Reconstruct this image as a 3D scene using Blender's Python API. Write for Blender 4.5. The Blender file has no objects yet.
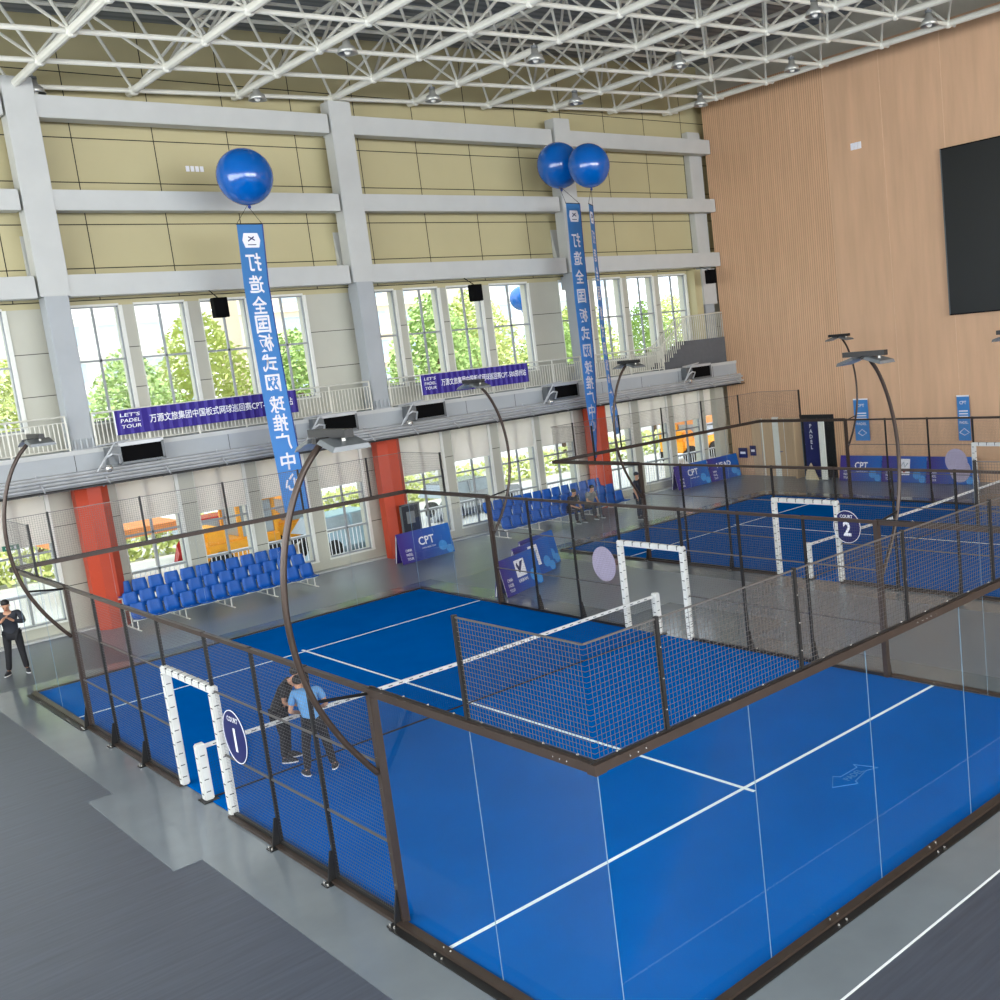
import bpy, bmesh, math, random
from mathutils import Vector, Matrix
random.seed(7)
SC = bpy.context.scene
COL = SC.collection
PI = math.pi

# ------------------------------------------------------------------ materials
def lin(c):
    c = c / 255.0
    return c / 12.92 if c <= 0.04045 else ((c + 0.055) / 1.055) ** 2.4
def rgb(r, g, b): return (lin(r), lin(g), lin(b), 1)

def mat(name, col, rough=0.5, metal=0.0, var=0.08, scale=6.0, bump=0.0, stretch=None, spec=0.5, alpha=None):
    m = bpy.data.materials.new(name); m.use_nodes = True
    nt = m.node_tree; N = nt.nodes; L = nt.links
    b = N['Principled BSDF']
    b.inputs['Roughness'].default_value = rough
    b.inputs['Metallic'].default_value = metal
    b.inputs['Specular IOR Level'].default_value = spec
    tc = N.new('ShaderNodeTexCoord'); mp = N.new('ShaderNodeMapping')
    L.new(tc.outputs['Object'], mp.inputs['Vector'])
    if stretch: mp.inputs['Scale'].default_value = stretch
    nz = N.new('ShaderNodeTexNoise'); nz.inputs['Scale'].default_value = scale; nz.inputs['Detail'].default_value = 4
    L.new(mp.outputs['Vector'], nz.inputs['Vector'])
    mr = N.new('ShaderNodeMapRange'); mr.inputs['From Min'].default_value = .25; mr.inputs['From Max'].default_value = .75
    mr.inputs['To Min'].default_value = 1 - var; mr.inputs['To Max'].default_value = 1 + var
    L.new(nz.outputs['Fac'], mr.inputs['Value'])
    mx = N.new('ShaderNodeVectorMath'); mx.operation = 'SCALE'
    mx.inputs[0].default_value = col[:3]
    L.new(mr.outputs['Result'], mx.inputs['Scale'])
    L.new(mx.outputs['Vector'], b.inputs['Base Color'])
    if bump:
        bp = N.new('ShaderNodeBump'); bp.inputs['Strength'].default_value = bump; bp.inputs['Distance'].default_value = .01
        L.new(nz.outputs['Fac'], bp.inputs['Height']); L.new(bp.outputs['Normal'], b.inputs['Normal'])
    return m

def glass_mat(name, tint, refl=1.0):
    m = bpy.data.materials.new(name); m.use_nodes = True
    nt = m.node_tree; N = nt.nodes; L = nt.links
    N.remove(N['Principled BSDF']); out = N['Material Output']
    t = N.new('ShaderNodeBsdfTransparent'); t.inputs['Color'].default_value = tint
    g = N.new('ShaderNodeBsdfGlossy'); g.inputs['Roughness'].default_value = 0.0
    f = N.new('ShaderNodeFresnel'); f.inputs['IOR'].default_value = 1.33
    k = N.new('ShaderNodeMath'); k.operation = 'MULTIPLY'; k.inputs[1].default_value = refl
    L.new(f.outputs['Fac'], k.inputs[0])
    mx = N.new('ShaderNodeMixShader'); L.new(k.outputs[0], mx.inputs['Fac'])
    L.new(t.outputs[0], mx.inputs[1]); L.new(g.outputs[0], mx.inputs[2])
    L.new(mx.outputs[0], out.inputs['Surface'])
    return m

def stripe_mat(name, c1, c2, axis, period, rough=.5, sharp=.5, bump=.3, noise=.08, nstretch=(1, 1, 1)):
    """fine repeating strips along one object axis (slats, corrugation, vinyl grain)"""
    m = mat(name, c1, rough, var=noise, scale=2.0, stretch=nstretch)
    nt = m.node_tree; N = nt.nodes; L = nt.links; b = N['Principled BSDF']
    tc = N.new('ShaderNodeTexCoord'); sp = N.new('ShaderNodeSeparateXYZ'); L.new(tc.outputs['Object'], sp.inputs[0])
    a = N.new('ShaderNodeMath'); a.operation = 'MULTIPLY'; a.inputs[1].default_value = 1 / period
    L.new(sp.outputs[axis], a.inputs[0])
    fr = N.new('ShaderNodeMath'); fr.operation = 'FRACT'; L.new(a.outputs[0], fr.inputs[0])
    gt = N.new('ShaderNodeMath'); gt.operation = 'LESS_THAN'; gt.inputs[1].default_value = sharp
    L.new(fr.outputs[0], gt.inputs[0])
    src = b.inputs['Base Color'].links[0].from_socket
    mx = N.new('ShaderNodeMix'); mx.data_type = 'RGBA'
    L.new(gt.outputs[0], mx.inputs[0]); L.new(src, mx.inputs[6]); mx.inputs[7].default_value = c2
    L.new(mx.outputs[2], b.inputs['Base Color'])
    if bump:
        bp = N.new('ShaderNodeBump'); bp.inputs['Strength'].default_value = bump; bp.inputs['Distance'].default_value = .02
        bp.invert = True
        L.new(gt.outputs[0], bp.inputs['Height']); L.new(bp.outputs['Normal'], b.inputs['Normal'])
    return m

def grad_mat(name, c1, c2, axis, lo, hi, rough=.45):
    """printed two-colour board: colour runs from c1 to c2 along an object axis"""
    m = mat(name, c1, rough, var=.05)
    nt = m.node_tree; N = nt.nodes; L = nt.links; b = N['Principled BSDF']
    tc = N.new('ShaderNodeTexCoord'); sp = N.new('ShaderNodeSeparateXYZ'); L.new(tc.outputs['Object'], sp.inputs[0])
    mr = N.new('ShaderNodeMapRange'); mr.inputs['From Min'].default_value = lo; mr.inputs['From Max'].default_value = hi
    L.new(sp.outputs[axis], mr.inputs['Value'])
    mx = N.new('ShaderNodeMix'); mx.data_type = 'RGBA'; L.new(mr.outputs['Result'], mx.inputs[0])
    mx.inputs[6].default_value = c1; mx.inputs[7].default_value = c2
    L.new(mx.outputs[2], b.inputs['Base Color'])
    return m

M = {}
M['cream'] = mat('cream_panel', rgb(188, 178, 138), .6, var=.04, scale=.6)
M['pier'] = mat('pier_panel', rgb(186, 184, 170), .6, var=.05, scale=.8)
M['joint'] = mat('panel_joint', rgb(45, 42, 32), .8)
M['white_paint'] = mat('white_paint', rgb(192, 193, 190), .55, var=.04, scale=1.5)
M['grey_paint'] = mat('grey_paint', rgb(168, 172, 175), .55, var=.05, scale=1.2)
M['truss'] = mat('truss_paint', rgb(226, 224, 212), .45, var=.05, scale=2)
M['plain_wall'] = mat('plain_plaster', rgb(205, 200, 185), .8, var=.03)
M['orange'] = mat('orange_red_paint', rgb(192, 64, 30), .5, var=.05, scale=1.5)
M['steel'] = mat('brown_powder_coat', rgb(66, 54, 47), .38, .35, var=.10, scale=4)
M['dark_steel'] = mat('dark_powder_coat', rgb(31, 30, 30), .42, .3, var=.1, scale=4)
M['wire'] = mat('mesh_wire', rgb(104, 100, 98), .35, .5, var=.05)
M['net'] = mat('net_cord', rgb(22, 24, 28), .8)
M['bolt'] = mat('zinc_bolt', rgb(225, 222, 215), .25, .8)
M['pipe'] = mat('galvanised_pipe', rgb(190, 192, 194), .4, .25, var=.1, scale=3)
M['glass'] = glass_mat('court_glass', (.985, .995, .99, 1), .09)
M['edge'] = mat('glass_edge', rgb(120, 150, 172), .3)
M['pane'] = glass_mat('window_glass', (.98, .985, .985, 1), .12)
def translucent(m, f):
    nt = m.node_tree; N = nt.nodes; L = nt.links; b = N['Principled BSDF']; out = N['Material Output']
    t = N.new('ShaderNodeBsdfTranslucent'); L.new(b.inputs['Base Color'].links[0].from_socket, t.inputs['Color'])
    mx = N.new('ShaderNodeMixShader'); mx.inputs['Fac'].default_value = f
    L.new(b.outputs[0], mx.inputs[1]); L.new(t.outputs[0], mx.inputs[2]); L.new(mx.outputs[0], out.inputs['Surface'])
    return m
M['frame'] = mat('window_frame_grey', rgb(150, 154, 156), .45, var=.05)
M['frame_white'] = mat('reveal_white', rgb(228, 228, 220), .5, var=.03)
M['blind'] = translucent(mat('roller_blind_cloth', rgb(234, 229, 224), .8, var=.04, scale=2), .7)
M['turf'] = mat('blue_turf', rgb(0, 90, 170), .9, var=.08, scale=.9, bump=.12, spec=.0)
M['line'] = mat('court_line_white', rgb(226, 240, 242), .7, var=.05, scale=9)
M['smudge'] = mat('scuffed_turf', rgb(52, 124, 190), .8, var=.2, scale=30)
M['tape'] = mat('padding_white', rgb(210, 210, 205), .5, var=.06, scale=5)
M['print'] = mat('printed_marks', rgb(60, 60, 66), .6)
M['white'] = mat('white_print', rgb(240, 240, 246), .5, var=.02)
M['pale'] = mat('sign_back_pale', rgb(176, 166, 188), .6, var=.03)
M['navy'] = mat('navy_print', rgb(18, 26, 88), .45)
M['purple'] = mat('purple_banner_cloth', rgb(46, 28, 132), .6, var=.25, scale=5, stretch=(3, 1, .1))
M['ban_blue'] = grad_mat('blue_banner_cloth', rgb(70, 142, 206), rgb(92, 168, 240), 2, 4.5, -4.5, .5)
M['ban_dark'] = mat('blue_banner_hem', rgb(20, 52, 130), .6)
M['balloon'] = mat('blue_balloon', rgb(0, 92, 178), .16, var=.03, spec=.8)
M['string'] = mat('dark_string', rgb(40, 36, 34), .8)
M['seat'] = mat('blue_seat_plastic', rgb(0, 84, 172), .5, var=.06)
M['black'] = mat('matt_black', rgb(8, 8, 9), .8, spec=.1)
M['screen'] = mat('screen_black', rgb(24, 27, 28), .35, var=.03)
M['lamp_grey'] = mat('lamp_housing_grey', rgb(104, 108, 110), .4, .3)
M['lamp_white'] = mat('lamp_housing_white', rgb(228, 226, 218), .4)
M['bell'] = mat('lamp_bell', rgb(176, 176, 170), .3, .5)
M['skin'] = mat('skin', rgb(196, 146, 116), .55, var=.05)
M['hair'] = mat('hair_black', rgb(24, 22, 22), .6)
M['cloth_black'] = mat('cloth_black', rgb(28, 28, 32), .85, var=.15)
M['cloth_dark'] = mat('cloth_charcoal', rgb(44, 46, 54), .85, var=.12)
M['cloth_blue'] = mat('cloth_light_blue', rgb(96, 150, 200), .85, var=.1)
M['cloth_grey'] = mat('cloth_grey', rgb(120, 122, 124), .85, var=.1)
M['shoe'] = mat('shoe_dark', rgb(34, 34, 38), .6)
M['sole'] = mat('shoe_sole_white', rgb(225, 225, 225), .6)
M['wood'] = stripe_mat('wood_slats', rgb(216, 174, 138), rgb(182, 142, 108), 1, .11, .5, .28, .5, .10, (1, 3, .25))
M['wood_flat'] = mat('wood_veneer', rgb(210, 170, 136), .5, var=.09, scale=1.2, stretch=(1, 2.5, .3))
M['wood_joint'] = mat('wood_joint_light', rgb(220, 184, 150), .5)
M['door_wood'] = mat('door_veneer', rgb(196, 168, 136), .45, var=.08, scale=2, stretch=(1, 4, .4))
M['floor'] = mat('vinyl_floor_dark', rgb(64, 70, 82), .42, var=.3, scale=2.2, stretch=(.5, 8, 1), spec=.9)
M['strip'] = mat('vinyl_floor_grey', rgb(112, 119, 124), .13, var=.10, scale=1.1)
M['floor_mid'] = mat('floor_layer_mid_grey', rgb(112, 120, 129), .3, var=.06, scale=.7, stretch=(.5, 3, 1), spec=.8)  # paler grey laid over the dark floor behind and between the courts
M['floor_white'] = mat('floor_tape_white', rgb(225, 228, 228), .6)
M['deck'] = stripe_mat('roof_deck_corrugated', rgb(134, 142, 150), rgb(112, 120, 128), 1, .42, .5, .45, .6, .06)
for q in ('ban_blue',): translucent(M[q], .35)
M['pave'] = mat('outdoor_paving', rgb(205, 203, 196), .9, var=.06, scale=.4)
M['leaf'] = mat('leaf_green', rgb(158, 184, 112), .8, var=.22, scale=2.5)
M['leaf2'] = mat('leaf_yellow_green', rgb(190, 200, 126), .8, var=.2, scale=2.5)
M['bark'] = mat('bark', rgb(104, 84, 64), .9)
M['facade'] = mat('facade_pale', rgb(222, 219, 210), .8, var=.04)
M['facade2'] = mat('facade_tan', rgb(206, 192, 170), .8, var=.04)
M['far_glass'] = mat('facade_glass', rgb(158, 170, 180), .3)
M['car_blue'] = mat('car_paint_pale_blue', rgb(176, 202, 220), .25, .3)
M['car_silver'] = mat('car_paint_silver', rgb(168, 172, 178), .25, .4)
M['car_red'] = mat('car_paint_red', rgb(186, 40, 44), .25)
M['tyre'] = mat('tyre_rubber', rgb(26, 26, 26), .8)
M['yellow'] = mat('machine_yellow', rgb(240, 164, 30), .4)
M['tent'] = mat('canopy_orange', rgb(236, 150, 84), .7)
M['concrete'] = mat('stair_grey', rgb(92, 94, 98), .7)
M['rail'] = mat('railing_paint', rgb(214, 212, 200), .4, .1)
M['green_sign'] = mat('sign_green', rgb(10, 110, 84), .5)
M['card'] = mat('cardboard', rgb(206, 190, 158), .8)
M['lightblue'] = mat('pale_blue_print', rgb(70, 150, 220), .5, var=.1)
M['board'] = grad_mat('board_print_x', rgb(56, 36, 128), rgb(0, 98, 184), 0, -.9, .9)
M['board_y'] = grad_mat('board_print_y', rgb(78, 42, 124), rgb(24, 84, 176), 1, .9, -.9)
M['void_shade'] = mat('painted_recess_shade', rgb(30, 32, 34), .9)  # near-black colour that stands in for the shade inside openings

# ------------------------------------------------------------------ object helpers
WL = {}
def W(o): return WL.get(o.name, Vector((0, 0, 0)))
def tag(o, label=None, cat=None, group=None, kind=None):
    if label: o['label'] = label
    if cat: o['category'] = cat
    if group: o['group'] = group
    if kind: o['kind'] = kind
    return o
def empty(name, loc, label, cat, group=None, kind=None):
    o = bpy.data.objects.new(name, None); COL.objects.link(o)
    o.location = loc; o.empty_display_size = .1; WL[o.name] = Vector(loc)
    return tag(o, label, cat, group, kind)
def place(name, me, origin, parent=None):
    o = bpy.data.objects.new(name, me); COL.objects.link(o)
    WL[o.name] = Vector(origin)
    if parent:
        o.parent = parent; o.location = Vector(origin) - W(parent)
    else: o.location = origin
    return o

class MB:
    def __init__(s): s.v = []; s.f = []; s.m = []; s.mats = []; s.smooth = False
    def mi(s, m):
        if m not in s.mats: s.mats.append(m)
        return s.mats.index(m)
    def add(s, vs, fs, m):
        b = len(s.v); s.v += [tuple(v) for v in vs]; k = s.mi(m)
        for f in fs: s.f.append(tuple(b + i for i in f)); s.m.append(k)
        return s
    def box(s, x0, x1, y0, y1, z0, z1, m, skip=''):
        x0, x1 = min(x0, x1), max(x0, x1); y0, y1 = min(y0, y1), max(y0, y1); z0, z1 = min(z0, z1), max(z0, z1)
        vs = [(x0, y0, z0), (x1, y0, z0), (x1, y1, z0), (x0, y1, z0), (x0, y0, z1), (x1, y0, z1), (x1, y1, z1), (x0, y1, z1)]
        return s.add(vs, [(0, 3, 2, 1), (4, 5, 6, 7), (0, 1, 5, 4), (1, 2, 6, 5), (2, 3, 7, 6), (3, 0, 4, 7)], m)
    def bbox(s, x0, x1, y0, y1, z0, z1, m, c=.01):
        """box with chamfered long edges"""
        bm = bmesh.new(); bmesh.ops.create_cube(bm, size=1)
        for v in bm.verts:
            v.co = Vector(((x0 + x1) / 2 + v.co.x * (x1 - x0), (y0 + y1) / 2 + v.co.y * (y1 - y0), (z0 + z1) / 2 + v.co.z * (z1 - z0)))
        bmesh.ops.bevel(bm, geom=bm.edges[:], offset=c, segments=2, affect='EDGES')
        bm.verts.ensure_lookup_table()
        s.add([v.co[:] for v in bm.verts], [[v.index for v in f.verts] for f in bm.faces], m); bm.free()
        return s
    def prism(s, P, Q, m):
        """two matching rings joined and capped"""
        n = len(P)
        return s.add(list(P) + list(Q), [tuple(range(n))[::-1], tuple(range(n, 2 * n))] + [(i, (i + 1) % n, n + (i + 1) % n, n + i) for i in range(n)], m)
    def tube(s, a, b, r, m, n=8, r2=None):
        a = Vector(a); b = Vector(b); d = b - a
        if d.length < 1e-6: return s
        d.normalize(); u = d.orthogonal().normalized(); w = d.cross(u); r2 = r if r2 is None else r2
        P = [a + (u * math.cos(2 * PI * i / n) + w * math.sin(2 * PI * i / n)) * r for i in range(n)]
        Q = [b + (u * math.cos(2 * PI * i / n) + w * math.sin(2 * PI * i / n)) * r2 for i in range(n)]
        return s.prism(P, Q, m)
    def path(s, pts, r, m, n=8):
        pts = [Vector(p) for p in pts]; rings = []
        u = None
        for i, p in enumerate(pts):
            d = (pts[min(i + 1, len(pts) - 1)] - pts[max(i - 1, 0)]).normalized()
            u = d.orthogonal().normalized() if u is None else (u - d * u.dot(d)).normalized()
            w = d.cross(u)
            rings.append([p + (u * math.cos(2 * PI * k / n) + w * math.sin(2 * PI * k / n)) * r for k in range(n)])
        vs = [v for R_ in rings for v in R_]; fs = []
        for i in range(len(rings) - 1):
            for k in range(n): fs.append((i * n + k, i * n + (k + 1) % n, (i + 1) * n + (k + 1) % n, (i + 1) * n + k))
        fs += [tuple(range(n))[::-1], tuple((len(rings) - 1) * n + k for k in range(n))]
        return s.add(vs, fs, m)
    def sphere(s, c, r, m, sx=1, sy=1, sz=1, n=12, k=8):
        vs = []; fs = []
        for j in range(k + 1):
            t = PI * j / k
            for i in range(n):
                p = 2 * PI * i / n
                vs.append((c[0] + r * sx * math.sin(t) * math.cos(p), c[1] + r * sy * math.sin(t) * math.sin(p), c[2] + r * sz * math.cos(t)))
        for j in range(k):
            for i in range(n): fs.append((j * n + i, (j + 1) * n + i, (j + 1) * n + (i + 1) % n, j * n + (i + 1) % n))
        return s.add(vs, fs, m)
    def lathe(s, c, prof, m, n=16):
        vs = []; fs = []
        for (r, z) in prof:
            for i in range(n): vs.append((c[0] + r * math.cos(2 * PI * i / n), c[1] + r * math.sin(2 * PI * i / n), c[2] + z))
        for j in range(len(prof) - 1):
            for i in range(n): fs.append((j * n + i, j * n + (i + 1) % n, (j + 1) * n + (i + 1) % n, (j + 1) * n + i))
        return s.add(vs, fs, m)
    def wire(s, a, b, r, m):
        a = Vector(a); b = Vector(b); d = (b - a).normalized(); u = d.orthogonal().normalized() * r; w = d.cross(u).normalized() * r
        P = [a + u, a + w, a - u, a - w]; Q = [b + u, b + w, b - u, b - w]
        return s.add(P + Q, [(i, (i + 1) % 4, 4 + (i + 1) % 4, 4 + i) for i in range(4)], m)
    def mesh(s, name, origin=None):
        if origin is None:
            lo = [min(v[i] for v in s.v) for i in range(3)]; hi = [max(v[i] for v in s.v) for i in range(3)]
            origin = Vector(((lo[0] + hi[0]) / 2, (lo[1] + hi[1]) / 2, (lo[2] + hi[2]) / 2))
        o = Vector(origin)
        me = bpy.data.meshes.new(name)
        me.from_pydata([(v[0] - o.x, v[1] - o.y, v[2] - o.z) for v in s.v], [], s.f)
        for m in s.mats: me.materials.append(M[m])
        me.polygons.foreach_set('material_index', s.m)
        if s.smooth: me.polygons.foreach_set('use_smooth', [True] * len(me.polygons))
        me.update(); return me, o
    def build(s, name, parent=None, origin=None, label=None, cat=None, group=None, kind=None):
        me, o = s.mesh(name, origin); ob = place(name, me, o, parent)
        return tag(ob, label, cat, group, kind)
def smooth(mb): mb.smooth = True; return mb

def kids(o): return [c for c in bpy.data.objects if c.parent == o]
def dup(o, delta, label=None, parent=None, tree=None):
    c = o.copy(); COL.objects.link(c)
    if parent: c.parent = parent
    else:
        c.location = o.location + Vector(delta)
        if label: c['label'] = label
    WL[c.name] = W(o) + Vector(delta)
    for k in (tree or kids)(o): dup(k, delta, None, c, tree)
    return c

def text_mesh(body, bold=.0, ext=0.0):
    c = bpy.data.curves.new('lettering', 'FONT'); c.body = body; c.align_x = 'CENTER'; c.align_y = 'CENTER'; c.offset = bold
    c.resolution_u = 2
    o = bpy.data.objects.new('lettering_curve', c); COL.objects.link(o)
    bpy.context.view_layer.update()
    me = bpy.data.meshes.new_from_object(o.evaluated_get(bpy.context.evaluated_depsgraph_get()))
    bpy.data.objects.remove(o)
    return me
def text(name, body, c, right, up, h, m, parent, width=None, bold=.01):
    """flat lettering: cap box fitted to height h (and width) at centre c"""
    me = text_mesh(body, bold)
    if not me.vertices: return None
    xs = [v.co.x for v in me.vertices]; ys = [v.co.y for v in me.vertices]
    cx, cy = (min(xs) + max(xs)) / 2, (min(ys) + max(ys)) / 2
    k = h / max(max(ys) - min(ys), 1e-6); kx = k if width is None else width / max(max(xs) - min(xs), 1e-6)
    r = Vector(right).normalized(); u = Vector(up).normalized()
    for v in me.vertices: v.co = r * ((v.co.x - cx) * kx) + u * ((v.co.y - cy) * k)
    me.materials.clear(); me.materials.append(M[m])
    for p in me.polygons: p.material_index = 0
    me.update()
    return place(name, me, Vector(c), parent)

# ------------------------------------------------------------------ the hall
XW, XE = -16.0, 29.6        # west wall, timber wall face
YS, YN = -34.0, 26.0        # wall behind, window wall face
def roof_z(x): return 15.0 + .035 * (x - 12.4)

UP = [(-14.5, -13), (-12.6, -11.2), (-10.8, -9.4), (-4.9, -3.5), (-3.0, -1.6), (-1.15, .25), (.7, 2.15),
      (3.7, 5.1), (5.5, 6.95), (7.4, 8.8), (9.25, 10.7), (12.6, 14.0), (14.35, 15.75), (16.1, 17.55), (17.95, 19.7),
      (21.2, 22.65), (22.95, 24.45), (24.8, 26.25), (26.6, 28.2)]
LO = [(-14.6, -13), (-12.5, -10.9), (-10.4, -8.8), (-5.2, -3.6), (-3.2, -1.6), (-1.1, .25), (.65, 2.3),
      (4.15, 5.8), (6.35, 7.85), (8.3, 9.8), (10.3, 11.85), (13.4, 15.05), (15.5, 17.1), (17.55, 19.15), (19.5, 21.1),
      (22.5, 24.2), (24.7, 26.3), (26.7, 28.3), (28.65, 29.9)]
UZ0, UZ1, LZ0, LZ1 = 5.7, 8.95, .38, 4.12
XR = 30.3
TOPZ = 17.3
w = MB()
def band(xs, z0, z1, m, y0=YN, y1=YN + .45):
    p = XW
    for a, b in xs: w.box(p, a, y0, y1, z0, z1, m); p = b
    w.box(p, XR, y0, y1, z0, z1, m)
w.box(XW, XR, YN, YN + .45, 0, LZ0, 'pier')
band(LO, LZ0, LZ1, 'pier')
w.box(XW, XR, YN, YN + .45, LZ1, UZ0, 'pier')
band(UP, UZ0, UZ1, 'pier')
w.box(XW, XR, YN, YN + .45, UZ1, TOPZ + .6, 'cream')
def joint(x0, x1, z0, z1): w.box(x0, x1, YN - .004, YN + .002, z0, z1, 'joint')
for z in (9.12, 10.0, 11.2, 12.35, 13.55, 15.3): joint(XW, XR, z - .014, z + .014)
for k in range(-9, 12):
    x = 4.65 + 2.2 * k
    if XW < x < XR: joint(x - .013, x + .013, 9.12, TOPZ - .4)
for lst, zs in ((UP, (6.6, 7.75)), (LO, (1.3, 3.0))):
    p = XW
    for a, b in lst + [(XR, XR)]:
        for z in zs: joint(p, a, z - .01, z + .01)
        p = b
w.build('wall_north', kind='structure', origin=(0, YN, 0), label='cream panelled wall with two rows of tall windows')

wn = [0]
def window(x0, x1, z0, z1, mull, transoms):
    wn[0] += 1
    o = empty('window_%d' % wn[0], ((x0 + x1) / 2, YN + .2, z0), None, None, kind='structure')
    f = MB(); y0, y1 = YN + .05, YN + .13; t = .045
    f.box(x0, x0 + t, y0, y1, z0, z1, 'frame'); f.box(x1 - t, x1, y0, y1, z0, z1, 'frame')
    f.box(x0, x1, y0, y1, z0, z0 + t, 'frame'); f.box(x0, x1, y0, y1, z1 - t, z1, 'frame')
    for q in mull: f.box(q - .03, q + .03, y0 + .002, y1 - .002, z0, z1, 'frame')
    for z in transoms: f.box(x0, x1, y0 + .002, y1 - .002, z - .03, z + .03, 'frame')
    f.build('window_frame', o)
    r = MB()   # white reveal seen at each jamb
    r.box(x0 - .002, x0 + .012, YN - .03, YN + .04, z0, z1, 'frame_white'); r.box(x1 - .012, x1 + .09, YN - .03, YN + .04, z0, z1, 'frame_white')
    r.box(x0, x1, YN - .03, YN + .04, z1 - .01, z1 + .05, 'frame_white'); r.box(x0 - .02, x1 + .09, YN - .05, YN + .04, z0 - .05, z0, 'frame_white')
    r.build('reveal_trim', o)
    g = MB(); g.box(x0 + t, x1 - t, YN + .085, YN + .095, z0 + t, z1 - t, 'pane'); g.build('window_pane', o)
for a, b in UP: window(a, b, UZ0, UZ1, [(a + b) / 2], [7.43])
for a, b in LO: window(a, b, LZ0, LZ1, [(a + b) / 2], [2.35, 1.25])
BLZ = [2.85, 2.9, 2.8, 2.85, 2.9, 2.8, 2.62, 2.78, 2.66, 2.75, 2.72, 2.62, 2.8, 2.84, 2.76, 2.86, 2.8, 2.74, 2.8]
for i, (a, b) in enumerate(LO):
    if a < -2: continue
    o = empty('roller_blind', ((a + b) / 2, YN - .02, LZ1), None, None)
    m = MB(); m.box(a + .02, b - .02, YN + .005, YN + .012, BLZ[i], LZ1 - .02, 'blind'); m.build('blind_cloth', o)
    m = MB(); m.box(a + .02, b - .02, YN - .003, YN + .02, BLZ[i] - .03, BLZ[i], 'frame_white'); m.build('bottom_bar', o)
    bay = 'left of the left orange column' if b < 3 else 'between the left and middle orange columns' if b < 12 else 'between the middle and right orange columns' if b < 21.3 else 'right of the right orange column'
    grp = [q for q in LO if q[0] > -2 and ((q[1] < 3) == (b < 3)) and ((q[1] < 12) == (b < 12)) and ((q[1] < 21.3) == (b < 21.3))]
    nth = ('first', 'second', 'third', 'fourth')[grp.index((a, b))]
    tag(o, 'roller blind on the %s lower window %s' % (nth, bay), 'blind', 'roller blinds on the lower windows')

# other walls
m = MB()
x = XE
m.box(x, x + .9, 19.0, 25.4, 0, 16.25, 'wood'); m.box(x + .008, x + .9, YS, 19.0, 0, 16.25, 'wood_flat')
for y in (19.0, 16.45, 13.9, 11.3, 8.7, 6.1, 3.5): m.box(x - .002, x + .01, y - .012, y + .012, 0, 16.25, 'wood_joint')
m.box(x + .5, x + .9, YS, YN + .4, 16.25, TOPZ + 1, 'plain_wall')
m.box(x + .7, x + .9, 25.4, YN + .4, 0, 16.3, 'cream')
m.build('wall_east', origin=(0, 0, 0), kind='structure', label='tan timber-clad wall, slatted towards the window corner')
m = MB()
p = XW
for k in range(10):
    a = XW + 1.2 + k * 4.5; m.box(p, a, YS - .4, YS, 5, 14.5, 'plain_wall'); p = a + 3.6
m.box(p, XR, YS - .4, YS, 5, 14.5, 'plain_wall')
m.box(XW, XR, YS - .4, YS, 0, 5, 'plain_wall'); m.box(XW, XR, YS - .4, YS, 14.5, TOPZ + 1, 'plain_wall')
m.build('wall_south', kind='structure')
m = MB(); m.box(XW - .4, XW, YS, YN, 0, 5.5, 'plain_wall'); m.box(XW - .4, XW, YS, YN, 13.5, TOPZ + .3, 'plain_wall')
for k in range(16): m.box(XW - .4, XW, YS + k * 3.97, YS + k * 3.97 + .5, 5.5, 13.5, 'plain_wall')  # openings in the unseen west wall, added to let the side lamp in
m.build('wall_west', kind='structure')
m = MB()
z0, z1 = roof_z(XW) + 2.05, roof_z(XR) + 2.05
m.prism([(XW - .4, YS - .4, z0), (XR, YS - .4, z1), (XR, YN + .4, z1), (XW - .4, YN + .4, z0)][::-1],
        [(XW - .4, YS - .4, z0 + .2), (XR, YS - .4, z1 + .2), (XR, YN + .4, z1 + .2), (XW - .4, YN + .4, z0 + .2)][::-1], 'deck')
m.build('ceiling', kind='structure', origin=(0, 0, 0), label='grey corrugated roof deck above the space frame')
m = MB(); m.box(XW, XR, YS, YN, -.2, 0, 'floor'); m.build('floor', origin=(0, 0, 0), kind='structure', label='dark blue-grey vinyl floor')
# grey strips round the courts
tn = [0]
def trim(build_fn, label=None):
    tn[0] += 1; mm = MB(); build_fn(mm); return mm.build('trim_%d' % tn[0], kind='structure', label=label)
def strip(X0):
    def f(mm):
        mm.box(X0 - .9, X0, -.95, 20.9, 0, .006, 'strip'); mm.box(X0 + 10, X0 + 10.9, -.95, 20.9, 0, .006, 'strip')
        mm.box(X0, X0 + 10, -.95, 0, 0, .006, 'strip'); mm.box(X0, X0 + 10, 20, 20.9, 0, .006, 'strip')
        if X0 == 0: mm.box(-1.29, -.9, 7.93, 11.79, 0, .006, 'strip')
        mm.box(X0 + 10.9, X0 + 12.1, 7.9, 11.8, 0, .006, 'strip')
    return f
trim(strip(0), 'light grey vinyl border around the near court')
trim(strip(15.4), 'light grey vinyl border around the far court')
trim(lambda mm: (mm.box(-.9, 10.9, -.975, -.95, 0, .007, 'floor_white'), mm.box(-.915, -.9, -.95, 2.6, 0, .0065, 'strip')), 'thin white line between grey border and dark floor')
trim(lambda mm: mm.box(XW, XE, YN - .35, YN, 0, .05, 'white_paint'), 'low white plinth along the window wall')
trim(lambda mm: (mm.box(2.5, XE, 20.9, YN - .35, 0, .004, 'floor_mid'), mm.box(10.9, 14.5, -2, 20.9, 0, .004, 'floor_mid'), mm.box(26.3, XE, -2, 20.9, 0, .004, 'floor_mid')), 'mid grey floor layer behind and between the courts')
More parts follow.
